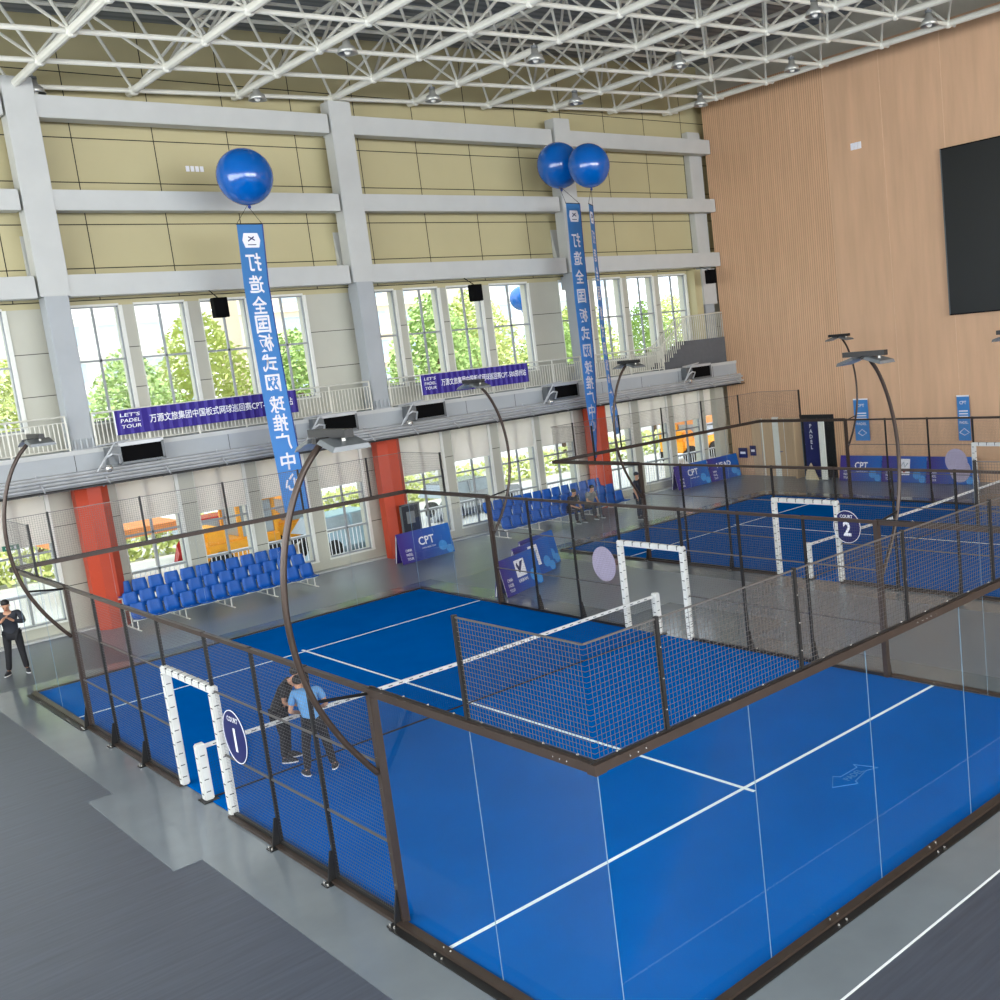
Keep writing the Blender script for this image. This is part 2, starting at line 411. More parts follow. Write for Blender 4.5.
# balcony slab as part of the room
def balc(mm):
    mm.box(XW, XE, 24.75, YN, 4.5, 5.05, 'grey_paint')
    mm.box(XW, XE, 24.71, 24.75, 4.95, 5.07, 'white_paint')
    for k in range(22): mm.box(XW + 2.1 * k, XW + 2.1 * k + .012, 24.744, 24.75, 4.5, 4.95, 'joint')
trim(balc, 'grey balcony slab running along the window wall')
def jamb(mm):
    mm.box(28.35, 28.75, 25.55, YN, 5.05, 9.1, 'cream'); mm.box(28.75, 29.55, 25.45, YN, 7.6, 9.1, 'white_paint')
trim(jamb, 'cream pilaster and soffit in the window corner')
d = empty('door_1', (29.15, YN - .05, 6.1), 'flat dark panel painted as a shaded doorway at the top of the balcony stair', None, kind='structure')
m = MB(); m.box(28.8, 29.55, YN - .06, YN - .01, 6.1, 7.6, 'void_shade'); m.build('door_leaf', d)  # no leaf: dark panel with the alcove's shade put into its colour

# columns: white shaft on an orange foot
cols = [(-5.9, 'far left'), (3.27, 'left'), (12.42, 'middle'), (21.48, 'right'), (29.22, 'corner')]
for cx, nm in cols:
    o = empty('column', (cx, 25.3, 0), {'far left': 'white column outside the left frame edge', 'left': 'white column with orange-red foot, leftmost of those rising the whole wall',
        'middle': 'white column with orange-red foot between the two purple banners', 'right': 'white column with orange-red foot behind the two hanging blue banners',
        'corner': 'grey-white column in the corner beside the timber wall'}[nm], 'column', 'columns of the window wall')
    yf = 25.0 if nm != 'corner' else 25.62
    m = MB(); m.bbox(cx - .29, cx + .3, yf, yf + .6 if nm != 'corner' else 25.99, 4.12, 9.2, 'grey_paint', .02)
    if nm != 'corner': m.box(cx - .1, cx + .1, yf + .6, YN, 5.0, 5.4, 'grey_paint'); m.box(cx - .1, cx + .1, yf + .6, YN, 8.6, 9.1, 'grey_paint')
    m.bbox(cx - .34, cx + .36, yf - .08, yf + .1, 4.12, 5.1, 'grey_paint', .02)
    for q in range(4): m.tube((cx - .22 + .15 * q, yf - .04, 4.95), (cx - .22 + .15 * q, yf - .04, 5.35), .035, 'grey_paint')
    m.build('shaft', o)
    m = MB(); m.bbox(cx - .37, cx + .39, yf + .03, yf + .37 if nm == 'corner' else 25.6, 9.2, 14.85, 'white_paint', .02)
    m.build('upper_shaft', o)
    if nm != 'corner':
        m = MB(); m.prism([(cx - .36, 25.6, 9.2), (cx - .36, 25.99, 9.2), (cx - .36, 25.99, 10.9)], [(cx + .38, 25.6, 9.2), (cx + .38, 25.99, 9.2), (cx + .38, 25.99, 10.9)], 'white_paint')
        for z in (11.5, 13.9): m.box(cx - .2, cx + .2, 25.6, 25.99, z, z + .5, 'white_paint')
        m.build('haunch', o)
        m = MB(); P = []; cx += {'middle': .1, 'right': .32}.get(nm, 0)
        for k in range(8):
            a = 2 * PI * (k + .5) / 8; P.append((cx + .03 + .46 * math.cos(a), 25.42 + .46 * math.sin(a)))
        m.prism([(x_, y_, 0) for x_, y_ in P], [(x_, y_, 4.12) for x_, y_ in P], 'orange')
        m.box(cx - .1, cx + .45, 25.4, 25.99, 0, 4.12, 'orange')
        m.build('orange_cladding', o)
    else:
        m = MB(); m.bbox(cx - .2, cx + .36, 25.62, 25.95, 0, 4.12, 'pier', .02); m.build('foot', o)
bz = [(9.2, 9.78, 'lowest'), (11.48, 12.02, 'middle'), (13.88, 14.46, 'top')]
bays = [(-5.5, 2.84, 'left of the leftmost full column'), (3.62, 11.97, 'between the left and middle columns'), (12.75, 20.97, 'between the middle and right columns'), (21.75, 29.55, 'between the right column and the timber wall')]
for a, b, bn in bays:
    for z0, z1, zn in bz:
        m = MB(); m.bbox(a, b, 25.05, 25.58, z0 - .03, z1 - .03, 'white_paint', .015)
        for q in (a + .12, b - .12):
            m.box(q - .05, q + .05, 25.5, YN, z0 + .05, z0 + .35, 'white_paint')
        m.build('wall_beam', label='%s white horizontal beam %s' % (zn, bn), cat='beam', group='horizontal beams of the window wall')

# ------------------------------------------------------------------ space frame roof
sf = empty('space_frame', (12.4, 4, 15), 'white tubular steel space frame under the roof', 'roof truss')
xs = [12.4 + 3.05 * k for k in range(-9, 6)]
ys = [25.35 - 2.6 * k for k in range(0, 17)]
UH = 1.75
def low(i, j): return Vector((xs[i], ys[j], roof_z(xs[i])))
def upn(i, j): return Vector((xs[i] - 1.525, ys[j] + 1.3, roof_z(xs[i] - 1.525) + UH))
for i in range(len(xs)):
    m = MB(); m.tube((xs[i], ys[-1], roof_z(xs[i])), (xs[i], ys[0] + .4, roof_z(xs[i])), .105, 'truss', 10)
    for j in range(len(ys)): m.sphere(low(i, j), .15, 'truss', n=8, k=6)
    m.build('lower_chord', sf)
for j in range(len(ys)):
    m = MB(); m.tube(low(0, j), low(len(xs) - 1, j) + Vector((.4, 0, 0)), .065, 'truss', 8); m.build('cross_chord', sf)
for i in range(len(xs)):
    m = MB()
    if i: m.tube(upn(i, len(ys) - 1), upn(i, 1), .07, 'truss', 8)
    for j in range(len(ys)):
        for di in (0, 1):
            for dj in (0, 1):
                if i + di >= len(xs) or (i + di) == 0: continue
                if j + dj >= len(ys) or j + dj == 0: continue
                m.tube(low(i, j), upn(i + di, j + dj), .042, 'truss', 6)
    m.build('web_bracing', sf)
for j in range(1, len(ys)):
    m = MB(); m.tube(upn(1, j), upn(len(xs) - 1, j), .06, 'truss', 8)
    m.tube(upn(1, j) + Vector((0, -1.3, .12)), upn(len(xs) - 1, j) + Vector((0, -1.3, .12)), .05, 'truss', 4)
    m.build('upper_chord', sf)

# high bay lamps hanging below the frame
lamps = [(3.75, 25.3, 'above the leftmost full column'), (9.4, 24.3, 'right of the leftmost column, above the single balloon'), (9.5, 19.0, 'one row nearer, up and right of the single balloon'),
         (14.5, 22.85, 'between the middle and right columns'), (14.75, 17.85, 'high above the right column, in the second row'), (19.4, 21.7, 'directly above the paired balloons'),
         (19.4, 16.7, 'up and right of the paired balloons in the second row'), (24.3, 20.5, 'at the corner of the timber wall'), (23.6, 15.7, 'along the timber wall above the slatted part'),
         (23.45, 10.5, 'along the timber wall nearest the screen'), (19.2, 11.35, 'at the top edge, third row from the windows')]
proto = None
for (x, y, d) in lamps:
    lab = 'grey bell-shaped high-bay lamp ' + d
    if proto is None:
        proto = empty('pendant_lamp', (x, y, 14.6), lab, 'ceiling lamp', 'high-bay lamps under the roof')
        m = smooth(MB()); m.lathe((x, y, 14.6), [(.0, .26), (.09, .25), (.11, .12), (.2, .06), (.27, -.1), (.26, -.1), (.18, .05), (.0, .08)], 'bell', 18); m.build('lamp_shade', proto)
        m = MB(); m.tube((x, y, 14.84), (x, y, 15.0), .02, 'pipe', 6); m.tube((x, y, 14.86), (x, y, 14.93), .1, 'lamp_grey', 12); m.build('suspension', proto)
        m = smooth(MB()); m.sphere((x, y, 14.55), .09, 'lamp_white'); m.build('bulb', proto); px, py = x, y
    else: dup(proto, (x - px, y - py, 0), lab)

# ------------------------------------------------------------------ balcony railing, banners, pipes, speakers, units
def railing(a, b, y, z, label, h=.95, mname='rail'):
    o = empty('balcony_railing', ((a + b) / 2, y, z), label, 'railing', 'balcony railings')
    m = MB(); m.tube((a, y, z + h), (b, y, z + h), .028, mname, 8); m.build('handrail', o)
    m = MB(); m.tube((a, y, z + .08), (b, y, z + .08), .018, mname, 6); m.tube((a, y, z + h - .16), (b, y, z + h - .16), .016, mname, 6)
    n = int((b - a) / .11)
    for k in range(n + 1):
        x = a + (b - a) * k / n; m.box(x - .011, x + .011, y - .011, y + .011, z + .08, z + h - .16, mname)
    m.build('balusters', o)
    n = max(1, round((b - a) / 1.5))
    for k in range(n + 1):
        x = a + .02 + (b - a - .04) * k / n; m = MB(); m.box(x - .02, x + .02, y - .02, y + .02, z, z + h, mname); m.build('rail_post', o)
    return o
railing(-5.6, 2.9, 24.9, 5.05, 'pale steel balcony railing left of the leftmost full column')
railing(3.55, 12.0, 24.9, 5.05, 'pale steel balcony railing carrying the long left purple banner')
railing(12.7, 21.0, 24.9, 5.05, 'pale steel balcony railing carrying the shorter purple banner')
railing(21.7, 25.4, 24.9, 5.05, 'pale steel balcony railing between right column and stair')
# stair at the corner
o = empty('balcony_stair', (27.4, 25.2, 5.05), 'dark grey stair with pale railings rising to the timber wall', 'stair')
m = MB(); P = [(25.55, 5.05)]; n = 7
for k in range(n):
    P += [(25.55 + k * .26, 5.05 + (k + 1) * .155), (25.55 + (k + 1) * .26, 5.05 + (k + 1) * .155)]
P += [(29.58, 5.05 + n * .155), (29.58, 5.05)]
for k in range(n): m.box(25.55 + k * .26, 29.58, 25.25, 25.9, 5.05 + k * .155, 5.05 + (k + 1) * .155, 'concrete')
m.build('steps', o)
for nm, y in (('stair_railing', 25.27), ('stair_railing', 25.85)):
    m = MB(); pts = [(25.4, y, 6.0), (25.7, y, 6.05), (27.35, y, 7.15), (29.55, y, 7.2)]
    m.path(pts, .028, 'rail', 8)
    x = 25.45
    while x < 29.55:
        zt = 6.02 + max(0, min(1, (x - 25.7) / 1.65)) * 1.12; k = int(max(0, min(n, (x - 25.55) / .26 + 1))); zb = 5.05 + k * .155
        m.box(x - .014, x + .014, y - .014, y + .014, zb, zt, 'rail'); x += .12
    m.build(nm, o)

def vflat(name, a, b, y, z0, z1, m, parent=None, wav=0):
    mm = MB(); n = 60; P = []; 
    for k in range(n + 1):
        x = a + (b - a) * k / n; yy = y + (wav * math.sin(k * 2.1) if wav else 0); P.append((x, yy))
    vs = []; fs = []
    for (x, yy) in P: vs += [(x, yy, z0), (x, yy, z1), (x, yy + .006, z0), (x, yy + .006, z1)]
    for k in range(n):
        q = 4 * k; fs += [(q, q + 4, q + 5, q + 1), (q + 2, q + 3, q + 7, q + 6), (q + 1, q + 5, q + 7, q + 3), (q, q + 2, q + 6, q + 4)]
    fs += [(0, 1, 3, 2), (4 * n, 4 * n + 2, 4 * n + 3, 4 * n + 1)]
    mm.add(vs, fs, m); return mm.build(name, parent)
X_, Z_ = (1, 0, 0), (0, 0, 1)
CN = '万源文旅集团中国板式网球巡回赛CPT-500郑州站'
for (a, b, lab) in ((4.12, 9.44, 'long purple cloth banner with white Chinese lettering, partly behind the hanging blue banner'),
                    (13.9, 18.42, 'shorter purple cloth banner with white Chinese lettering between middle and right columns')):
    o = empty('railing_banner', ((a + b) / 2, 24.53, 5.35), lab, 'banner', 'purple banners tied to the balcony railing')
    vflat('banner_cloth', a, b, 24.84, 5.32, 6.0, 'purple', o, .02)
    wd = b - a
    text('lettering', CN, (a + .16 * wd + .41 * wd, 24.812, 5.68), X_, Z_, .24, 'white', o, width=.8 * wd, bold=.012)
    for k, t in enumerate(("LET'S", 'PADEL', 'TOUR')):
        text('small_lettering', t, (a + .075 * wd, 24.812, 5.86 - .16 * k), X_, (0.15, 0, 1), .1, 'white', o, width=.1 * wd, bold=.01)
    m = MB(); m.box(a - .03, a, 24.83, 24.85, 5.33, 6.0, 'white'); m.build('white_hem', o)

# pipes below the balcony
o = empty('pipe_run', (7, 24.3, 4.3), 'bundle of grey pipes on brackets below the balcony edge', 'pipes')
for k, (y, z, r) in enumerate(((24.3, 4.46, .045), (24.2, 4.38, .04), (24.3, 4.28, .05), (24.15, 4.2, .035), (24.35, 4.15, .05))):
    m = MB(); m.tube((XW + .1, y + .2, z), (XE - .05, y + .2, z), r, 'pipe', 8); m.build('pipe', o)
m = MB(); m.box(XW + .1, XE - .05, 24.3, 24.7, 4.06, 4.09, 'dark_steel'); m.build('tray', o)
for k in range(22):
    x = -4.5 + 1.6 * k
    if x < XE - .2:
        m = MB(); m.tube((x, 24.74, 4.52), (x, 24.12, 4.12), .02, 'pipe', 6); m.tube((x, 24.74, 4.55), (x, 24.74, 4.0), .02, 'pipe', 6); m.build('bracket', o)
# ventilation units
units = [(4.0, 'nearest the left column'), (10.0, 'behind the floodlight near the middle column'), (13.3, 'just right of the middle column'), (19.2, 'just left of the right column'), (26.5, 'at the foot of the corner stair')]
for k, (x, d) in enumerate(units):
    o = empty('wall_unit', (x + .5, 24.3, 4.6), 'black-fronted rectangular unit on the balcony edge, ' + d, 'ventilation unit', 'units on the balcony edge')
    m = MB(); m.box(x - .05, x + 1.15, 24.4, 24.7, 5.03, 5.13, 'pipe'); m.box(x - .05, x + 1.15, 24.4, 24.7, 4.54, 4.6, 'lamp_grey'); m.box(x - .35, x, 24.4, 24.7, 4.57, 5.05, 'lamp_grey'); m.box(x + 1.08, x + 1.15, 24.4, 24.7, 4.57, 5.06, 'lamp_grey'); m.build('casing', o)
    m = MB(); m.box(x, x + 1.08, 24.42, 24.68, 4.6, 5.03, 'black'); m.build('black_opening', o)
    m = MB(); m.path([(x - .55, 24.3, 4.55), (x - .5, 24.1, 4.8), (x - .35, 24.05, 4.88), (x - .15, 24.1, 4.84), (x - .1, 24.3, 4.6)], .03, 'pipe'); m.tube((x - .75, 24.2, 4.45), (x - .2, 24.2, 5.15), .025, 'pipe', 6)
    m.tube((x - .75, 24.2, 5.12), (x + .2, 24.2, 5.2), .025, 'pipe', 6); m.sphere((x - .45, 24.15, 4.5), .1, 'bolt'); m.build('bracket_arm', o)
# hanging loudspeakers
for x, z, d in ((7.4, 8.63, 'left of the hanging blue banner'), (16.35, 8.62, 'between the middle and right columns'), (28.3, 8.72, 'in the corner by the timber wall')):
    o = empty('hanging_speaker', (x, 24.5, z), 'black box loudspeaker hung below the lowest beam ' + d, 'speaker', 'loudspeakers below the beam')
    m = MB(); m.bbox(x - .2, x + .2, 24.4, 24.7, z - .3, z + .27, 'black', .015); m.build('cabinet', o)
    m = MB(); m.tube((x, 24.55, z + .25), (x, 25.2, 9.2), .015, 'black', 6); m.build('hanger', o)
o = empty('exit_sign', (1.35, 25.9, 3.0), 'small dark green hanging exit sign in the leftmost lower window', 'sign')
m = MB(); m.box(1.05, 1.45, 25.86, 25.9, 2.6, 2.74, 'green_sign'); m.tube((1.25, 25.88, 2.74), (1.25, 25.88, 4.1), .006, 'pipe', 6); m.build('sign_box', o)
m = MB(); m.box(1.12, 1.26, 25.853, 25.857, 2.65, 2.69, 'white'); m.box(1.32, 1.38, 25.853, 25.857, 2.63, 2.71, 'white'); m.build('pictogram', o)

# timber wall fittings
o = empty('wall_screen', (XE - .06, 7.5, 9.1), 'large black LED screen high on the timber wall', 'screen')
m = MB(); m.box(XE - .12, XE - .002, 1.2, 14.0, 6.15, 11.95, 'screen'); m.build('display', o)
m = MB()
for a in (6.15, 11.95): m.box(XE - .14, XE - .004, 1.18, 14.02, a - .02, a + .02, 'black')
m.box(XE - .14, XE - .004, 14.0, 14.04, 6.13, 11.97, 'lamp_grey'); m.build('screen_frame', o)
o = empty('vent_plate', (XE, 17.66, 12.8), 'small white three-part plate high on the timber wall', 'wall plate')
for k in range(3):
    m = MB(); m.box(XE - .03, XE - .001, 17.42 + k * .165, 17.56 + k * .165, 12.65, 12.9, 'white'); m.build('plate', o)
o = empty('vent_plate', (6.5, YN, 12.85), 'small white four-part plate on the cream wall left of the single balloon', 'wall plate')
for k in range(4):
    m = MB(); m.box(7.65 + k * .14, 7.75 + k * .14, YN - .03, YN - .006, 12.72, 12.88, 'white'); m.build('plate', o)
for (y0, y1, d) in ((17.92, 18.6, 'left of the tall floodlight'), (13.48, 13.98, 'nearer the right frame edge')):
    o = empty('wall_banner', (29.5, (y0 + y1) / 2, 2.5), 'narrow blue hanging banner on the timber wall ' + d, 'banner', 'blue banners on the timber wall')
    yc = (y0 + y1) / 2; m = MB(); m.box(29.5, 29.51, y0, y1, 1.55, 3.2, 'ban_blue'); m.build('banner_cloth', o)
    m = MB(); m.box(29.49, 29.515, y0, y1, 3.17, 3.22, 'white'); m.build('top_rail', o)
    R_ = (0, -1, 0); wd = y1 - y0
    text('lettering', 'CPT', (29.49, yc, 2.95), R_, Z_, .12, 'white', o, width=.55 * wd)
    for k in range(3): 
        m = MB(); m.box(29.492, 29.496, yc - wd * .36, yc + wd * .36, 2.62 - .1 * k, 2.66 - .1 * k, 'white'); m.build('printed_line', o)
    text('lettering', 'PADEL', (29.49, yc, 2.22), R_, Z_, .1, 'white', o, width=.7 * wd)
    m = MB(); m.path([(29.492, yc + .2, 1.85), (29.492, yc, 2.0), (29.492, yc - .2, 1.85), (29.492, yc, 1.75), (29.492, yc + .2, 1.85)], .012, 'white', 5); m.build('printed_logo', o)
# doors
d = empty('door_2', (XE, 23.7, 0), 'pale wooden double door in the timber wall', None, kind='structure')
m = MB(); m.box(XE - .05, XE + .02, 22.62, 22.95, 0, 2.55, 'frame_white'); m.box(XE - .05, XE + .02, 21.5, 22.62, 0, 2.5, 'door_wood'); m.box(XE - .05, XE + .02, 22.97, 24.15, 0, 2.5, 'door_wood'); m.build('door_leaf', d)
m = MB(); m.box(XE - .06, XE - .05, 22.3, 22.32, 0, 2.5, 'frame_white'); m.box(XE - .06, XE - .05, 23.5, 23.56, 0, 2.5, 'frame_white'); m.box(XE - .09, XE - .05, 22.45, 22.6, 1.05, 1.09, 'bolt'); m.build('door_handle', d)
d = empty('door_3', (XE, 20.5, 0), 'open doorway in the timber wall, its shade painted as a dark panel', None, kind='structure')
m = MB(); m.box(XE - .03, XE + .02, 19.7, 21.45, 0, 2.62, 'void_shade'); m.box(XE - .5, XE - .03, 21.4, 21.5, 0, 2.5, 'door_wood'); m.build('doorway', d)  # dark slab on the wall face carries the opening's shade as colour
o = empty('roll_up_banner', (29.2, 20.6, 0), 'dark navy roll-up banner with white vertical lettering in the dark doorway', 'banner')
m = MB(); m.box(29.2, 29.22, 20.25, 20.95, .05, 2.45, 'navy'); m.build('banner_cloth', o); m = MB(); m.box(29.12, 29.3, 20.2, 21.0, 0, .08, 'lamp_grey'); m.build('base', o)
for k, t in enumerate('PADEL'): text('lettering', t, (29.19, 20.6, 2.2 - .22 * k), (0, -1, 0), Z_, .16, 'white', o)
o = empty('standing_panel', (28.9, 19.9, 0), 'pale narrow upright panel beside the dark doorway', 'panel')
m = MB(); m.box(28.9, 28.95, 19.7, 19.98, 0, 2.5, 'frame_white'); m.build('panel_board', o); m = MB(); m.box(28.8, 29.05, 19.66, 20.02, 0, .04, 'lamp_grey'); m.build('panel_foot', o)
m = MB(); m.prism([(29.0, 20.2, 0), (29.0, 20.9, 0), (29.0, 20.8, .35), (29.0, 20.55, .7), (29.0, 20.4, .4)], [(28.95, 20.2, 0), (28.95, 20.9, 0), (28.95, 20.8, .35), (28.95, 20.55, .7), (28.95, 20.4, .4)], 'card')
m.build('cardboard_sheet', label='torn sheet of pale cardboard leaning in front of the dark doorway', cat='cardboard')
for y, z, wdt, d in ((24.75, 1.0, .5, 'left, wider'), (24.15, 1.1, .35, 'right, narrower')):
    m = MB(); m.box(XE - .07, XE - .06, y - wdt / 2, y + wdt / 2, z - .22, z + .22, 'navy'); m.box(XE - .074, XE - .07, y - wdt * .3, y + wdt * .3, z - .05, z + .05, 'white'); m.box(XE - .06, XE, y - .02, y + .02, z - .02, z + .02, 'white')
    m.build('notice_sign', label='small navy notice on the timber wall by the corner, %s of the two' % d, cat='sign', group='small notices by the corner')

# ------------------------------------------------------------------ padel courts
HB = 2.83     # underside of the top beam
def P3(ax, c, u, z):   # point on a fence plane; ax 'x' = plane x=c (runs along y), 'y' = plane y=c
    return (c, u, z) if ax == 'x' else (u, c, z)
def fbox(m, ax, c, t0, t1, u0, u1, z0, z1, k):
    if ax == 'x': m.box(c + t0, c + t1, u0, u1, z0, z1, k)
    else: m.box(u0, u1, c + t0, c + t1, z0, z1, k)
def wiremesh(name, ax, c, u0, u1, z0, z1, parent, pitch=.05, r=.0016, k='wire'):
    m = MB(); n = max(2, round((u1 - u0) / pitch)); q = max(2, round((z1 - z0) / pitch))
    for i in range(1, n): m.wire(P3(ax, c, u0 + (u1 - u0) * i / n, z0), P3(ax, c, u0 + (u1 - u0) * i / n, z1), r, k)
    for j in range(0, q + 1): m.wire(P3(ax, c, u0, z0 + (z1 - z0) * j / q), P3(ax, c, u1, z0 + (z1 - z0) * j / q), r, k)
    return m.build(name, parent)
def bolts(m, ax, c, t, us, zs):
    for u in us:
        for z in zs:
            p = P3(ax, c + t, u, z); q = P3(ax, c + t + (.008 if t > 0 else -.008), u, z); m.tube(p, q, .008, 'bolt', 6)
def glass_run(ax, c, u0, u1, out, label, court, mesh=(None, None), steel='steel'):
    """glass panes between a bottom and a top beam; out = +1/-1 side away from the court"""
    o = empty('glass_wall', P3(ax, c, (u0 + u1) / 2, 0), label, 'glass wall', 'glass walls of the padel courts')
    n = round((u1 - u0) / 2)
    for k in range(n):
        a, b = u0 + 2 * k + .003, u0 + 2 * k + 1.997
        m = MB(); t = .0035
        vs = []
        for s in (-t, t):
            for (u, z) in ((a, .022), (b, .022), (b, HB), (a, HB)): vs.append(P3(ax, c + s, u, z))
        m.add(vs, [(0, 1, 2, 3), (7, 6, 5, 4)], 'glass'); m.add(vs, [(0, 4, 5, 1), (1, 5, 6, 2), (2, 6, 7, 3), (3, 7, 4, 0)], 'edge')
        m.build('glass_pane', o)
    e0, e1 = u0 - (.06 if ax == 'y' else 0), u1 + (.06 if ax == 'y' else 0)
    if ax == 'x': e0, e1 = u0, u1
    m = MB(); fbox(m, ax, c, -.05 if out < 0 else -.02, .02 if out < 0 else .05, e0, e1, HB, HB + .09, steel)
    fbox(m, ax, c, -.006, .006, e0, e1, HB + .09, HB + .11, 'dark_steel')
    uu = []
    for k in range(n):
        for q in (.25, .75, 1.25, 1.75): uu.append(u0 + 2 * k + q)
    if out < 0: bolts(m, ax, c, -.05, [u0 + .35, u0 + .45, u0 + .55] + ([u0 + 5.0, u0 + 5.1, u0 + 5.2, u0 + 5.3, u0 + 5.4] if n > 2 else []), [HB + .045])
    for u in uu: m.tube(P3(ax, c, u, HB + .11), P3(ax, c, u, HB + .12), .012, 'bolt', 6)
    m.build('top_beam', o)
    m = MB(); fbox(m, ax, c, min(out * .12, out * .008), max(out * .12, out * .008), e0, e1, 0.007, .05, steel)
    fbox(m, ax, c, min(out * .12, out * .22), max(out * .12, out * .22), e0, e1, 0.007, .02, 'dark_steel')
    for k in range(n):
        for s in (.93, 1.07): m.tube(P3(ax, c + out * .17, u0 + 2 * k + s, .02), P3(ax, c + out * .17, u0 + 2 * k + s, .034), .013, 'bolt', 6); m.tube(P3(ax, c + out * .05, u0 + 2 * k + s, .05), P3(ax, c + out * .05, u0 + 2 * k + s, .06), .011, 'bolt', 6)
    m.build('bottom_beam', o)
    if mesh[0] is not None:
        wiremesh('wire_mesh', ax, c, mesh[0], mesh[1], HB + .12, 4.0, o, r=.0024)
        m = MB(); fbox(m, ax, c, -.01, .01, mesh[0], mesh[1], 3.99, 4.005, 'wire'); m.build('mesh_edge', o)
    return o
def post(m, ax, c, u, z0, z1, w_, k): fbox(m, ax, c, -w_ / 2, w_ / 2, u - w_ / 2, u + w_ / 2, z0, z1, k)
def back_wall(y, X0, out, label):
    o = glass_run('y', y, X0, X0 + 10, out, label, X0, (X0, X0 + 10))
    for k in range(5):
        m = MB(); post(m, 'y', y, X0 + .88 + 2 * k, HB + .1, 4.02, .04, 'dark_steel'); bolts(m, 'y', y, out * .02, [X0 + .88 + 2 * k], [HB + .3, HB + .6, HB + .9]); m.build('fence_post', o)
    m = MB(); m.box(X0 - .065, X0 + .065, y - .06, y + .06, HB - .005, HB + .095, 'steel'); m.box(X0 + 9.935, X0 + 10.065, y - .06, y + .06, HB - .005, HB + .095, 'steel'); m.build('corner_plate', o)
def side_glass(X, ya, out, label):
    near = ya < 10
    me = (ya, ya + 2) if near else (ya + 2, ya + 4)
    o = glass_run('x', X, ya, ya + 4, out, label, X, me)
    m = MB(); post(m, 'x', X, me[1] if near else me[0], HB + .1, 4.02, .045, 'dark_steel'); m.build('fence_post', o)
def mesh_fence(X, ya, yb, out, label, big):
    o = empty('mesh_fence', (X, (ya + yb) / 2, 0), label, 'fence', 'wire mesh fences of the padel courts')
    n = 3
    for k in range(n + 1):
        y = ya + (yb - ya) * k / n; b_ = abs(y - big) < .01; w_ = .095 if b_ else .048
        m = MB(); post(m, 'x', X, y, .0, HB + .09, w_, 'dark_steel' if not b_ else 'steel')
        bolts(m, 'x', X, out * w_ / 2, [y], [.5, .9, 1.3, 1.7, 2.1, 2.5]); pst = m.build('fence_post', o)
        m = MB(); t = .012
        if y in (9, 11): continue
        A = [(X, y - t, .02), (X + out * .14, y - t, .02), (X + out * .12, y - t, .16), (X + out * .06, y - t, .44), (X, y - t, .44)]
        m.prism(A, [(a[0], a[1] + 2 * t, a[2]) for a in A], 'dark_steel')
        m.box(X, X + out * .2, y - .08, y + .08, .007, .025, 'dark_steel')
        for s in (-.05, .05): m.tube((X + out * .17, y + s, .025), (X + out * .17, y + s, .05), .012, 'bolt', 6)
        m.build('foot_bracket', pst)
    for z, r in ((HB + .05, .03), (2.0, .012), (1.0, .012), (.05, .03)):
        m = MB(); m.box(X - r, X + r, ya, yb, z - r, z + r, 'steel' if z > 2.5 else 'wire' if z > .5 else 'dark_steel'); m.build('rail', o)
    m = MB(); m.box(X + min(out * .03, out * .1), X + max(out * .03, out * .1), ya, yb, .007, .05, 'steel'); m.build('base_rail', o)
    for k in range(n):
        a, b = ya + (yb - ya) * k / n + .03, ya + (yb - ya) * (k + 1) / n - .03
        wiremesh('wire_mesh', 'x', X, a, b, .08, HB + .02, o)
def pad(m, x, y, z0, z1, r=.065):
    m.bbox(x - r, x + r, y - r, y + r, z0, z1, 'tape', .02)
    z = z0 + .1; k = 0
    while z < z1 - .05:
        m.box(x - r - .002, x - r + .002, y - .045, y + .03, z, z + .018, 'print'); m.box(x - .04, x + .03, y - r - .002, y - r + .002, z + .04, z + .055, 'print')
        z += .2
def doorway(X, out, label):
    o = empty('doorway_frame', (X, 10, 0), label, 'door frame', 'padded doorway frames of the padel courts')
    for y in (9.0, 11.0):
        m = MB(); pad(m, X, y, .03, 1.98); m.build('post_padding', o)
    m = MB(); m.bbox(X - .06, X + .06, 8.94, 11.06, 1.96, 2.08, 'tape', .02)
    y = 9.1
    while y < 10.95: m.box(X - .062, X + .062, y, y + .02, 1.99, 2.082, 'print'); y += .28
    m.build('header_padding', o)
    m = MB(); m.box(X - .035, X + .035, 9, 11, HB + .015, HB + .085, 'steel'); m.build('rail', o)
    wiremesh('wire_mesh', 'x', X, 9, 11, 2.09, HB + .01, o)
def net(X0, label):
    o = empty('padel_net', (X0 + 5, 10, 0), label, 'net', 'court nets')
    n = 40; H = lambda u: .88 + .04 * abs(u - 5) / 5
    m = MB(); P = []
    for k in range(n + 1):
        u = 10 * k / n; P.append((u, H(u)))
    vs = []; fs = []
    for u, h in P: vs += [(X0 + u, 9.985, h - .065), (X0 + u, 9.985, h), (X0 + u, 10.015, h), (X0 + u, 10.015, h - .065)]
    for k in range(n):
        for q in range(4): fs.append((4 * k + q, 4 * k + (q + 1) % 4, 4 * k + 4 + (q + 1) % 4, 4 * k + 4 + q))
    m.add(vs, fs, 'tape')
    for k in range(46): m.box(X0 + .2 + k * .21, X0 + .28 + k * .21, 9.983, 10.017, H(.2 + k * .21) - .045, H(.2 + k * .21) - .028, 'print')
    m.build('net_tape', o)
    m = MB()
    for k in range(1, 222): u = .045 * k; m.wire((X0 + u, 10, .03), (X0 + u, 10, H(u) - .06), .0013, 'net')
    for k in range(18): m.wire((X0, 10, .05 + .045 * k), (X0 + 10, 10, .05 + .045 * k), .0013, 'net')
    m.box(X0, X0 + 10, 9.99, 10.01, .02, .04, 'net')
    m.build('netting', o)
    for x in (X0 + .0, X0 + 10.0):
        m = MB(); pad(m, x, 10, .02, .95, .075); pp = m.build('net_post', o)
        m = MB(); m.box(x - .12, x + .12, 9.86, 10.14, .007, .025, 'dark_steel'); m.build('post_base', pp)
